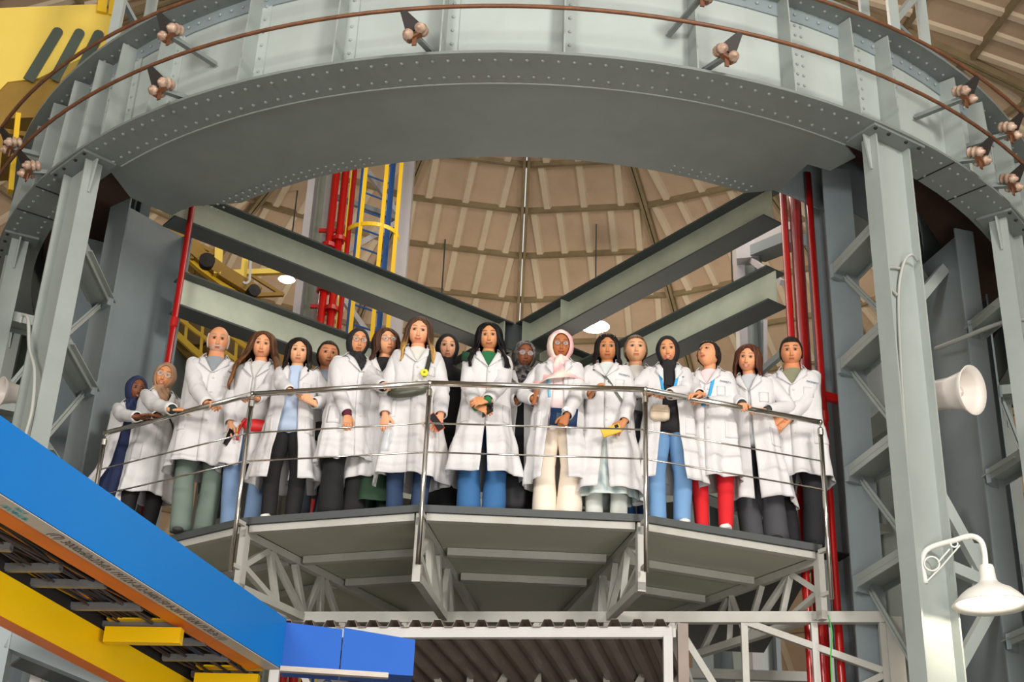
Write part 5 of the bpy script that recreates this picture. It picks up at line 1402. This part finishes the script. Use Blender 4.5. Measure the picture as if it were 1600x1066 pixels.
        def strip(pts, w_, c, name='strap', off=0.014, th=0.003, parent=None):
            """band lying on the coat; pts = [(phi, z)]"""
            ph = np.interp(np.linspace(0, 1, 24), np.linspace(0, 1, len(pts)), [p[0] for p in pts]); zz = np.interp(np.linspace(0, 1, 24), np.linspace(0, 1, len(pts)), [p[1] for p in pts])
            A, dn_ = S(ph, zz, off); T = np.gradient(A, axis=0); W_ = np.cross(T, dn_); W_ /= np.linalg.norm(W_, axis=-1, keepdims=True)
            m_ = MB(); m_.shell(np.array([A - W_*w_/2, A + W_*w_/2]), np.array([dn_, dn_]), th); return mk(m_, name, CLOTHM, colr(m_, c), parent=parent)
        Pp.strip = strip
    return Pp

def item(name, label, cat, mb, m, cols=None, loc=None):
    me = mb.mesh(name, m, True, cols); o = bpy.data.objects.new(name, me); COL.objects.link(o); return tag(o, label, cat)

def held(name, label, cat, P_, px, py, fwd, mb, m, tilt=(0, 0, 0), parts=()):
    """a thing held or worn: built round the origin (x right, -y to the camera, z up), placed at a distance fwd before the person's axis"""
    p = atd(px, py, P_.D - fwd); rot = P_.mw.to_euler().z
    mw = Matrix.Translation(p) @ Matrix.Rotation(rot, 4, 'Z') @ Matrix.Rotation(R(tilt[1]), 4, 'Y') @ Matrix.Rotation(R(tilt[0]), 4, 'X') @ Matrix.Rotation(R(tilt[2]), 4, 'Z')
    t = thing(name, label, cat, p); t.matrix_basis = mw
    o = bpy.data.objects.new('body', mb.mesh('body', m, True)); COL.objects.link(o); o.parent = t
    for nm, b, mm in parts:
        q = bpy.data.objects.new(nm, b.mesh(nm, mm, False)); COL.objects.link(q); q.parent = t
    return t
def rbox(w_, d_, h_, r_=0.6, n=20):
    """soft box"""
    mb = MB(); P = []
    for q in np.linspace(-1, 1, 9):
        k = (1-abs(q)**6)**(1/3) if abs(q) < 1 else 0.55
        P.append([(w_/2*k*np.sign(math.cos(a))*abs(math.cos(a))**r_, d_/2*k*np.sign(math.sin(a))*abs(math.sin(a))**r_, h_/2*q) for a in np.linspace(0, 2*PI, n, endpoint=False)])
    mb.grid(P, cu=True); mb.f.append(tuple(range(n))[::-1]); mb.f.append(tuple(range(8*n, 9*n))); return mb
def world_strap(P_, name, label, pts, w_, c):
    """strap of a bag lying on the coat, a separate thing in world space"""
    o = P_.strip(pts, w_, c, name=name)
    return o

# ------------------------------------------------------------------ the nineteen visitors, left to right
UP, FW, DN = (0, 0, 1), (0, -1, 0), (0, 0, -1)
LEAN, GRIPD = (0, -0.9, -0.25), (0, 0.1, 1)
BK = (22, 20, 22)
p1 = person('woman in navy hijab and open white coat leaning on the railing, leftmost of the group', 217, 591, 4.62, (118, 74, 52), yaw=-6, hyaw=14, pitch=8, roll=-4, lean=0.10, side=0.05,
    smile=0.8, hijab=((24, 34, 66), (30, 42, 80), 0.9, 0.18), bulk=1.02, opening=0.30, hem=800, flare=1.25, shirt=(28, 38, 74), pants=(28, 36, 70), skirt=((28, 38, 74), 0.04, 0.22), shoe=(30, 30, 40),
    hands=((-1, ('rail', 228, 652), 'flat', (1, -0.2, 0), (0, -0.3, 1), 0.7), (1, ('rail', 232, 648), 'flat', (-1, -0.2, 0), (0, -0.3, 1), 0.5)), seed=1, footx=-0.16)
p2 = person('smiling woman in tan hijab and clear glasses, forearm on the railing, second from the left', 260, 570, 4.5, (206, 152, 116), yaw=16, hyaw=-4, pitch=10, roll=12, lean=0.12, side=-0.02, bulk=1.0,
    smile=0.9, hijab=((168, 132, 102), (146, 112, 86), 0.9, 0.20), glasses=(196, 190, 186), hem=772, shirt=(30, 50, 46), pants=BK, wide=0.2, shoe=(236, 228, 210), cuff=(26, 48, 44),
    hands=((-1, ('rail', 284, 640), 'relaxed', (0.9, -0.1, 0.2), (0, -0.5, 0.8), 0.8), (1, ('at', 296, 640, 0.1), 'relaxed', (-0.3, -0.2, -0.8), (0.5, -0.6, 0))), seed=2, footx=-0.04)
p3 = person('bald man with white beard in grey shirt, hand on the railing, tallest at the left', 344, 514, 4.47, (212, 156, 126), yaw=-4, hyaw=-2, pitch=12, male=True, bulk=1.18, smile=0.0, beard=(206, 196, 186), brow=(150, 130, 112),
    hair=(('fringe', (206, 198, 190)), dict()), hem=733, shirt=(140, 146, 150), pants=(108, 122, 112), wide=0.62, shoe=(60, 60, 58),
    hands=((-1, ('rail', 333, 630), 'grip', (0.5, -0.8, -0.1), (0, -0.2, 1)), (1, ('at', 372, 690, 0.05), 'relaxed', (0, -0.1, -1), (0.8, -0.5, 0))), logo=True, vneck=0.085, seed=3)
p4 = person('woman with very long wavy brown hair, red belt bag and light blue jeans', 413, 523, 4.35, (222, 168, 138), yaw=-14, hyaw=-4, pitch=8, roll=3, smile=0.4,
    hair=(('long', (96, 62, 40), (150, 100, 60)), dict(length=0.38, vol=1.6, spread=0.30)), hem=733, shirt=(206, 204, 200), pants=(116, 142, 176), wide=0.55, shoe=(210, 210, 210), opening=0.10,
    hands=((-1, ('at', 357, 676, 0.12), 'relaxed', (-0.05, -0.15, -1), (-0.7, -0.6, 0)), (1, ('rail', 388, 618), 'grip', (-0.5, -0.8, -0.1), (0, -0.2, 1))), seed=4)
p5 = person('woman with straight dark shoulder-length hair and pale blue shirt, both hands on the railing', 469, 533, 4.42, (222, 176, 146), yaw=-6, hyaw=0, pitch=10, smile=0.15, fat=1.05,
    hair=(('bob', (34, 26, 24)), dict(length=0.17, vol=1.2)), opening=0.34, hem=752, flare=1.2, shirt=(176, 192, 216), pants=BK, wide=0.4, shoe=(225, 222, 215),
    hands=((-1, ('rail', 464, 610), 'grip', (0.7, -0.6, -0.1), (0, -0.2, 1), 0.6), (1, ('at', 478, 622, 0.22), 'relaxed', (-0.7, -0.4, 0.3), (0, -0.9, 0.2), 0.4)), seed=5)
p6 = person('dark-haired woman with hair tied back, half hidden behind the woman with burgundy cuff', 514, 538, 4.08, (198, 142, 112), yaw=6, hyaw=6, pitch=4, smile=0.3,
    hair=(('back', (48, 36, 32)), dict(vol=0.4)), hem=758, shirt=(150, 158, 172), pants=(104, 112, 124), wide=0.8, shoe=BK,
    hands=(), seed=6)
p7 = person('woman in black hijab and brown glasses with burgundy cuff, wide black trousers', 560, 517, 4.35, (208, 156, 124), yaw=20, hyaw=10, pitch=8, smile=0.2,
    hijab=((24, 22, 24), (34, 32, 34), 0.7, 0.16), glasses=(96, 50, 38), hem=722, shirt=BK, pants=(20, 20, 22), wide=1.15, shoe=BK, cuff=(92, 24, 46), bulk=1.18,
    hands=((-1, ('at', 543, 659, 0.24), 'relaxed', (0.05, -0.2, -1), (0, -1, 0)),(1, ('at', 590, 650, -0.05), 'relaxed', (0, 0, -1), (1, 0, 0))), seed=7)
p8 = person('woman with glasses and brown shoulder-length hair, head tilted back, hand on the railing', 605, 518, 4.2, (220, 170, 142), yaw=-4, hyaw=14, pitch=0, roll=-10, smile=0.1,
    hair=(('bob', (84, 56, 44)), dict(length=0.16, vol=1.4)), glasses=(104, 92, 98), hem=752, shirt=(30, 28, 30), pants=(34, 52, 38), skirt=((36, 62, 42), 0.10, 0.20), shoe=(60, 50, 48), cuff=(26, 24, 24),
    hands=((-1, ('rail', 603, 600), 'grip', (0.3, -0.9, -0.1), (0, -0.2, 1), 0.3), (1, ('at', 640, 650, 0.0), 'relaxed', (0, 0, -1), (1, 0, 0))), seed=8)
p9 = person('woman with long blonde-tipped hair, olive belt bag across the chest and a yellow flower', 656, 501, 4.35, (228, 172, 146), yaw=0, hyaw=-2, pitch=12, roll=3, smile=0.5, fat=1.14, brow=(110, 80, 60),
    hair=(('long', (92, 66, 50), (222, 172, 100)), dict(length=0.27, vol=0.9, spread=0.05)), hem=748, flare=1.1, shirt=(214, 210, 200), pants=(46, 66, 98), wide=0.35, shoe=(236, 236, 236),
    hands=((-1, ('at', 601, 662, 0.16), 'relaxed', (0.05, -0.15, -1), (-0.4, -0.9, 0)), (1, ('at', 684, 662, 0.20), 'relaxed', (-0.25, -0.2, -1), (0.3, -0.9, 0.1))), seed=9)
p10 = person('woman all in black with black hijab and no coat, behind the railing post', 700, 526, 3.95, (222, 176, 154), yaw=0, hyaw=4, pitch=8, smile=0.0, coat=False,
    hijab=((18, 18, 22), (26, 26, 30), 0.8, 0.26), shirt=(20, 20, 24), pants=(18, 18, 20), wide=1.1, skirt=((18, 18, 21), 0.06, 0.20), shoe=BK,
    hands=(), seed=10)
p11 = person('woman with long black hair and green blouse, hands crossed in front, flared blue jeans', 765, 509, 4.32, (206, 152, 116), yaw=2, hyaw=-2, pitch=10, roll=-3, smile=0.6, brow=(40, 28, 24),
    hair=(('long', (22, 18, 20)), dict(length=0.27, vol=1.3, spread=0.14)), hem=742, flare=1.2, shirt=(34, 104, 62), pants=(52, 102, 152), wide=1.0, shoe=(50, 50, 55), cuff=(34, 110, 66), coatlen_var=0.06,
    hands=((-1, ('at', 757, 639, 0.26), 'relaxed', (0.8, -0.25, -0.35), (0.1, -1, 0.25), 0.5), (1, ('at', 748, 627, 0.30), 'relaxed', (-0.9, -0.25, -0.25), (-0.1, -1, 0.3), 0.5)), seed=11)
p12 = person('woman in grey patterned hijab and glasses with clasped hands, standing behind', 820, 538, 3.98, (128, 82, 60), yaw=-6, hyaw=10, pitch=8, smile=0.2, hem=752,
    pattern=True, hijab=((110, 104, 102), (60, 56, 58), 1.15, 0.20), glasses=(150, 150, 156), shirt=(30, 30, 34), pants=BK, wide=0.7, skirt=((24, 22, 26), 0.08, 0.19), shoe=BK, opening=0.14,
    hands=((-1, ('at', 817, 612, 0.26), 'relaxed', (0.5, -0.3, 0.8), (-0.3, -0.9, 0), 0.2), (1, ('at', 826, 616, 0.28), 'relaxed', (-0.5, -0.3, 0.8), (0.3, -0.9, 0), 0.2)), seed=12)
p13 = person('woman in pink and cream hijab and dark glasses holding a navy notebook, cream trousers', 876, 523, 4.35, (170, 112, 76), yaw=-4, hyaw=6, pitch=8, smile=0.5, fat=1.05, bulk=1.16, hscale=1.0,
    hijab=((236, 176, 178), (232, 214, 200), 1.6, 0.26), glasses=(60, 44, 40), opening=0.30, hem=752, flare=1.05, shirt=(238, 216, 214), pants=(236, 222, 204), wide=1.15, shoe=(235, 228, 220), skirt=((238, 216, 214), 0.44, 0.185),
    hands=((-1, ('at', 838, 610, 0.12), 'relaxed', (0.2, -0.3, 0.9), (-0.8, -0.5, 0), 0.2), (1, ('at', 880, 661, 0.30), 'fist', (-0.35, -0.25, -0.9), (0.2, -1, 0), 0.6)), seed=13)
p14 = person('woman with sunglasses on her head holding a yellow phone, pale patterned dress under the coat', 949, 527, 4.35, (188, 134, 98), yaw=-4, hyaw=2, pitch=10, smile=0.2, fat=1.05, bulk=1.18,
    hair=(('long', (30, 24, 24)), dict(length=0.20, vol=0.9)), hem=770, flare=1.2, shirt=(206, 212, 208), pants=(206, 210, 204), wide=0.5, skirt=((196, 206, 202), 0.12, 0.25, (150, 168, 170)), shoe=(120, 90, 70), coatlen_var=0.10,
    hands=((-1, ('rail', 931, 606), 'relaxed', (0.4, -0.6, 0.3), (-0.2, -0.7, 0.6), 0.5), (1, ('at', 967, 669, 0.24), 'relaxed', (-0.55, -0.2, -0.8), (0.2, -1, 0.1), 0.3)), logo=True, seed=14)
p15 = person('woman with hair pulled back and grey bag strap, standing behind near the third post', 993, 529, 4.05, (224, 178, 150), yaw=4, hyaw=4, pitch=0, smile=0.1,
    hair=(('back', (120, 94, 74)), dict(vol=0.5)), hem=756, shirt=(222, 216, 208), pants=(44, 82, 128), wide=0.9, shoe=BK,
    hands=(), seed=15)
p16 = person('smiling woman in black hijab with small beige bag, open coat and light blue jeans', 1043, 530, 4.42, (208, 154, 120), yaw=4, hyaw=-2, pitch=10, smile=0.9, roll=-3,
    hijab=((18, 17, 19), (28, 26, 28), 0.9, 0.24), opening=0.36, hem=750, flare=1.15, shirt=(24, 22, 24), pants=(110, 150, 192), wide=0.5, shoe=(232, 226, 220),
    hands=((-1, ('rail', 1022, 611), 'grip', (0.6, -0.7, -0.1), (0, -0.2, 1), 0.6), (1, ('rail', 1037, 613), 'grip', (-0.6, -0.7, -0.1), (0, -0.2, 1), 0.7)), logo=True, seed=16)
p17 = person('woman with short dark hair looking up to the left, red trousers under the coat', 1107, 537, 4.42, (216, 160, 128), yaw=-8, hyaw=-30, pitch=-18, smile=0.1,
    hair=(('short', (42, 34, 34)), dict(vol=1.1)), hem=747, shirt=(232, 206, 206), pants=(206, 24, 34), wide=0.25, shoe=(230, 226, 220),
    hands=((-1, ('rail', 1083, 616), 'relaxed', (-0.5, -0.6, -0.2), (0, -0.4, 0.9), 0.6), (1, ('at', 1090, 626, 0.20), 'relaxed', (-0.8, -0.5, 0), (0, -0.5, 0.9), 0.5)), logo=True, seed=17)
p18 = person('smiling woman with brown shoulder-length hair leaning on the railing, dark grey trousers', 1168, 543, 4.38, (220, 164, 134), yaw=-6, hyaw=-6, pitch=10, roll=9, lean=0.05, side=-0.02, smile=0.9,
    hair=(('bob', (92, 52, 36)), dict(length=0.15, vol=1.3)), hem=780, flare=1.1, shirt=(188, 190, 194), pants=(66, 66, 70), wide=1.0, shoe=BK, cuff=(52, 56, 48), opening=0.06,
    hands=((-1, ('rail', 1160, 632), 'grip', (0.1, -0.9, -0.4), (0, -0.4, 0.9), 0.4), (1, ('at', 1185, 640, 0.2), 'relaxed', (-0.9, -0.4, 0), (0, -0.5, 0.9), 0.5)), seed=18, footx=0.05)
p19 = person('dark-haired man in khaki shirt with clasped hands, rightmost of the group, black trousers', 1235, 532, 4.45, (208, 150, 118), yaw=-2, hyaw=2, pitch=10, male=True, smile=0.0, bulk=1.16, brow=(40, 30, 26),
    hair=(('short', (40, 32, 30)), dict(vol=0.6)), hem=750, flare=1.0, shirt=(134, 132, 106), pants=(26, 26, 30), wide=0.55, shoe=(28, 30, 34), vneck=0.085,
    hands=((-1, ('at', 1216, 658, 0.26), 'fist', (0.5, -0.3, -0.8), (-0.3, -0.9, 0.1), 0.5), (1, ('at', 1220, 663, 0.24), 'relaxed', (-0.7, -0.3, -0.6), (0, -1, 0.2), 0.5)), logo=True, seed=19)

# ------------------------------------------------------------------ what they wear and carry
def cm(name, c, rough=0.6, **k): return mat(name, rgb(*c), rough, **k)
PH_B, PH_Y, PH_O = cm('phone_black', (24, 24, 28), 0.25), cm('phone_yellow', (226, 180, 60), 0.3), cm('phone_orange', (236, 96, 40), 0.5)
def phone(P_, px, py, fwd, tilt, label, m, glass=True):
    mb = MB().box(-0.036, 0.036, -0.005, 0.004, -0.074, 0.074); sc = MB().box(-0.033, 0.033, -0.0058, -0.005, -0.070, 0.070)
    cam_ = MB().box(-0.030, -0.004, -0.008, -0.0058, 0.035, 0.064)
    return held('phone', label, 'phone', P_, px, py, fwd, mb, m, tilt, (('screen', sc, PH_B if glass else m), ('camera_bump', cam_, PH_B)))
phone(p9, 681, 660, 0.25, (10, -40, 20), 'phone in bright orange case held by the blonde-tipped woman', PH_O)
phone(p14, 955, 673, 0.30, (0, 70, 0), 'yellow phone held by the woman with sunglasses on her head', PH_Y, False)
phone(p11, 762, 641, 0.27, (62, 88, 0), 'black phone in the crossed hands of the woman in green', PH_B)
phone(p4, 357, 684, 0.15, (0, 15, 60), 'slim pale phone in the lowered hand of the woman with the red bag', cm('phone_pale', (190, 186, 176), 0.4))
# notebook, watch
nbk = MB().box(-0.105, 0.105, -0.008, 0.008, -0.070, 0.070); pg = MB().box(-0.101, 0.107, -0.006, 0.006, -0.066, 0.066)
pt_ = MB().box(-0.055, 0.045, -0.0092, -0.008, -0.055, 0.03)
held('notebook', 'navy notebook held in front by the woman in the pink hijab', 'notebook', p13, 881, 652, 0.235, nbk, cm('notebook_cover', (26, 52, 88), 0.5), (0, 4, 0), (('pages', pg, cm('paper', (220, 215, 200), 0.8)), ('cover_patch', pt_, cm('cover_patch', (34, 74, 92), 0.5))))
wt = MB().lathe([(0.036, -0.010), (0.038, 0), (0.036, 0.010)], (0, 0, 0), (0.3, 0, 1), 16, cap=False)
held('wristwatch', 'white wristwatch on the wrist above the navy notebook', 'watch', p13, 885, 642, 0.285, wt, cm('white_strap', (232, 230, 226), 0.4), (0, 0, 0), (('dial', MB().lathe([(0, 0), (0.018, 0), (0.018, 0.006), (0, 0.007)], (0, -0.036, 0), (0, -1, 0), 14), cm('dial', (240, 238, 232), 0.3)),))
# water bottle
bo = MB().lathe([(0.0, -0.11), (0.030, -0.108), (0.033, -0.09), (0.029, -0.06), (0.033, -0.03), (0.029, 0.0), (0.033, 0.03), (0.031, 0.06), (0.014, 0.095), (0.012, 0.105), (0, 0.106)], (0, 0, 0), n=20)
GL = mat('clear_bottle', (0.85, 0.92, 1, 1), 0.08); bs_ = GL.node_tree.nodes['Principled BSDF']; bs_.inputs['Transmission Weight'].default_value = 0.6; bs_.inputs['Alpha'].default_value = 0.55
held('water_bottle', 'clear plastic water bottle held by the blonde-tipped woman', 'bottle', p9, 605, 684, 0.17, bo, GL, (0, 6, 0), (('cap', MB().lathe([(0.015, 0.1), (0.015, 0.118), (0, 0.118)], (0, 0, 0), n=14), PLAST),))
# belt bag across the chest, flower
fb = MB(); P = []
for q in np.linspace(-1, 1, 13):
    k = max(1-abs(q)**2.6, 0.03)**0.5
    P.append([(0.165*q, -0.045*k*math.sin(a) if math.sin(a) > 0 else -0.012*math.sin(a)*k, 0.062*k*math.cos(a) - 0.01*q*q) for a in np.linspace(0, 2*PI, 18, endpoint=False)])
fb.grid(P, cu=True)
OL = cm('olive_leather', (78, 80, 64), 0.35)
b1 = held('belt_bag', 'olive leather belt bag across the chest of the blonde-tipped woman', 'bag', p9, 638, 609, 0.185, fb, OL, (0, -14, 0), (('zip', MB().bar((-0.12, -0.047, 0.018), (0.10, -0.049, 0.018), 0.006, 0.005), cm('zip', (180, 176, 160), 0.4)),))
p9.strip([(0.30, 0.67), (0.42, 0.76), (0.50, 0.828)], 0.035*p9.s, (44, 48, 40), name='strap', off=0.016); p9.strip([(-0.75, 0.60), (-1.1, 0.58), (-1.7, 0.56)], 0.035*p9.s, (44, 48, 40), name='strap', off=0.018)
fw_ = MB()
for k in range(6):
    a = PI*k/3; c_ = Vector((math.cos(a), 0, math.sin(a)))*0.018; fw_.lathe([(0, -0.012), (0.014, -0.006), (0.017, 0), (0.012, 0.008), (0, 0.01)], c_ + Vector((0, -0.008, 0)), (0, -1, 0.2*math.sin(a)), 10)
held('flower', 'yellow flower pinned above the olive belt bag', 'flower', p9, 663, 583, 0.20, fw_, cm('petal_yellow', (248, 226, 60), 0.6), (0, 0, 0), (('flower_centre', MB().lathe([(0, 0), (0.009, 0), (0.009, 0.014), (0, 0.018)], (0, -0.012, 0), (0, -1, 0), 10), cm('flower_centre', (150, 140, 30), 0.7)), ('leaf', MB().prism([(0, -0.005, -0.012), (0.02, -0.005, -0.035), (-0.008, -0.005, -0.036)], (0, 0.003, 0)), cm('leaf', (34, 50, 26), 0.6))))
# red belt bag with strap
rb_ = MB(); rb_.grid([[tuple(np.array(p)*np.array((0.72, 1, 0.95))) for p in row] for row in P], cu=True)
held('belt_bag', 'bright red belt bag with hanging lettered strap, fourth visitor from the left', 'bag', p4, 402, 666, 0.19, rb_, cm('red_bag', (206, 24, 26), 0.5), (0, 6, 0),
     (('strap', MB().tube([(-0.10, -0.02, 0.045), (-0.12, -0.03, 0.0), (-0.135, -0.03, -0.08), (-0.125, -0.03, -0.15)], 0.013, 6), cm('red_strap', (168, 18, 28), 0.6)),
      ('strap_print', MB().box(-0.142, -0.136, -0.046, -0.043, -0.09, -0.03).box(-0.14, -0.130, -0.0465, -0.043, -0.12, -0.10).box(-0.128, -0.122, -0.046, -0.0425, -0.02, 0.0), cm('strap_print', (232, 180, 50), 0.6)),))
# bags hanging
held('shoulder_bag', 'small black shoulder bag beside the woman with the burgundy cuff', 'bag', p6, 503, 676, 0.16, rbox(0.16, 0.08, 0.17), cm('black_bag', (24, 24, 26), 0.45), (0, 8, 0), (('strap', MB().tube([(0.03, -0.03, 0.08), (0.045, -0.04, 0.25), (0.06, -0.02, 0.42)], 0.007, 6), cm('black_strap', (30, 30, 32), 0.6)),))
held('shoulder_bag', 'dark grey shoulder bag hanging left of the third railing post', 'bag', p15, 989, 668, 0.18, rbox(0.24, 0.10, 0.28), cm('dark_grey_bag', (62, 62, 66), 0.6), (0, 12, 0), (('flap', rbox(0.23, 0.11, 0.12), cm('dark_grey_flap', (70, 70, 74), 0.6)),))
held('camera_bag', 'small beige box bag on the chest of the woman in black hijab and light jeans', 'bag', p16, 1031, 646, 0.16, rbox(0.155, 0.07, 0.125), cm('beige_bag', (206, 188, 164), 0.5), (0, 3, 0), (('flap', MB().box(-0.06, 0.06, -0.042, -0.034, 0.0, 0.055), cm('beige_flap', (196, 176, 152), 0.5)),))
held('backpack', 'round black bag on the deck behind the cream trousers', 'bag', p12, 800, 772, 0.2, rbox(0.22, 0.14, 0.30, 0.6), cm('black_nylon', (26, 26, 30), 0.7), (0, 0, 0), (('handle', MB().tube([(-0.11, -0.02, 0.05), (-0.15, -0.02, 0.0), (-0.15, -0.02, -0.08), (-0.10, -0.02, -0.12)], 0.006, 6), cm('grey_webbing', (130, 130, 130), 0.6)),))
# lanyards and straps on the coats
CY_ = (58, 158, 214)
p16.strip([(-0.42, 0.81), (-0.30, 0.74), (-0.22, 0.66)], 0.022, CY_, 'lanyard', off=0.004); p16.strip([(0.36, 0.81), (0.25, 0.74), (0.12, 0.66)], 0.022, CY_, 'lanyard', off=0.004)
p17.strip([(0.26, 0.80), (0.16, 0.73), (0.02, 0.64)], 0.024, CY_, 'lanyard'); p17.strip([(-0.15, 0.62), (-0.02, 0.655), (0.1, 0.64)], 0.035, CY_, 'lanyard')
p13.strip([(-0.42, 0.72), (-0.34, 0.66), (-0.30, 0.61)], 0.022, (120, 190, 220), 'lanyard', off=0.006)
p14.strip([(-0.42, 0.82), (-0.05, 0.74), (0.30, 0.66), (0.85, 0.56)], 0.022, (92, 96, 88), 'strap'); p15.strip([(0.36, 0.82), (0.30, 0.76), (0.12, 0.68), (-0.4, 0.58)], 0.045, (96, 92, 88), 'strap')
p2.strip([(-0.55, 0.82), (-0.3, 0.77), (0.3, 0.70), (1.0, 0.60)], 0.018, (40, 40, 44), 'strap'); p6.strip([(-0.5, 0.80), (-0.5, 0.72), (-0.6, 0.6)], 0.016, (30, 30, 32), 'strap')
p11.strip([(-0.75, 0.79), (-1.2, 0.812), (-1.9, 0.82)], 0.075, (24, 66, 44), 'strap', off=0.03)
# sunglasses pushed up on the hair
gb = MB()
for sx_ in (-1, 1): gb.tube([p14.V([[sx_*0.034 + 0.026*math.cos(a), -0.066 - 0.02*math.sin(a), 0.104 + 0.016*math.sin(a)]])[0] for a in np.linspace(0, 2*PI, 16, endpoint=False)], 0.0025, 5, closed=True).tube([p14.V([[sx_*0.06, -0.066, 0.104]])[0], p14.V([[sx_*0.088, 0.0, 0.07]])[0]], 0.003, 5)
gb.v = [tuple(p14.mw @ Vector(p)) for p in gb.v]
gb.build('sunglasses', cm('tortoise', (150, 130, 118), 0.3), label='sunglasses pushed up on the hair of the woman with the yellow phone', cat='glasses')
for o in bpy.data.objects:
    if '_loc' in o: del o['_loc']
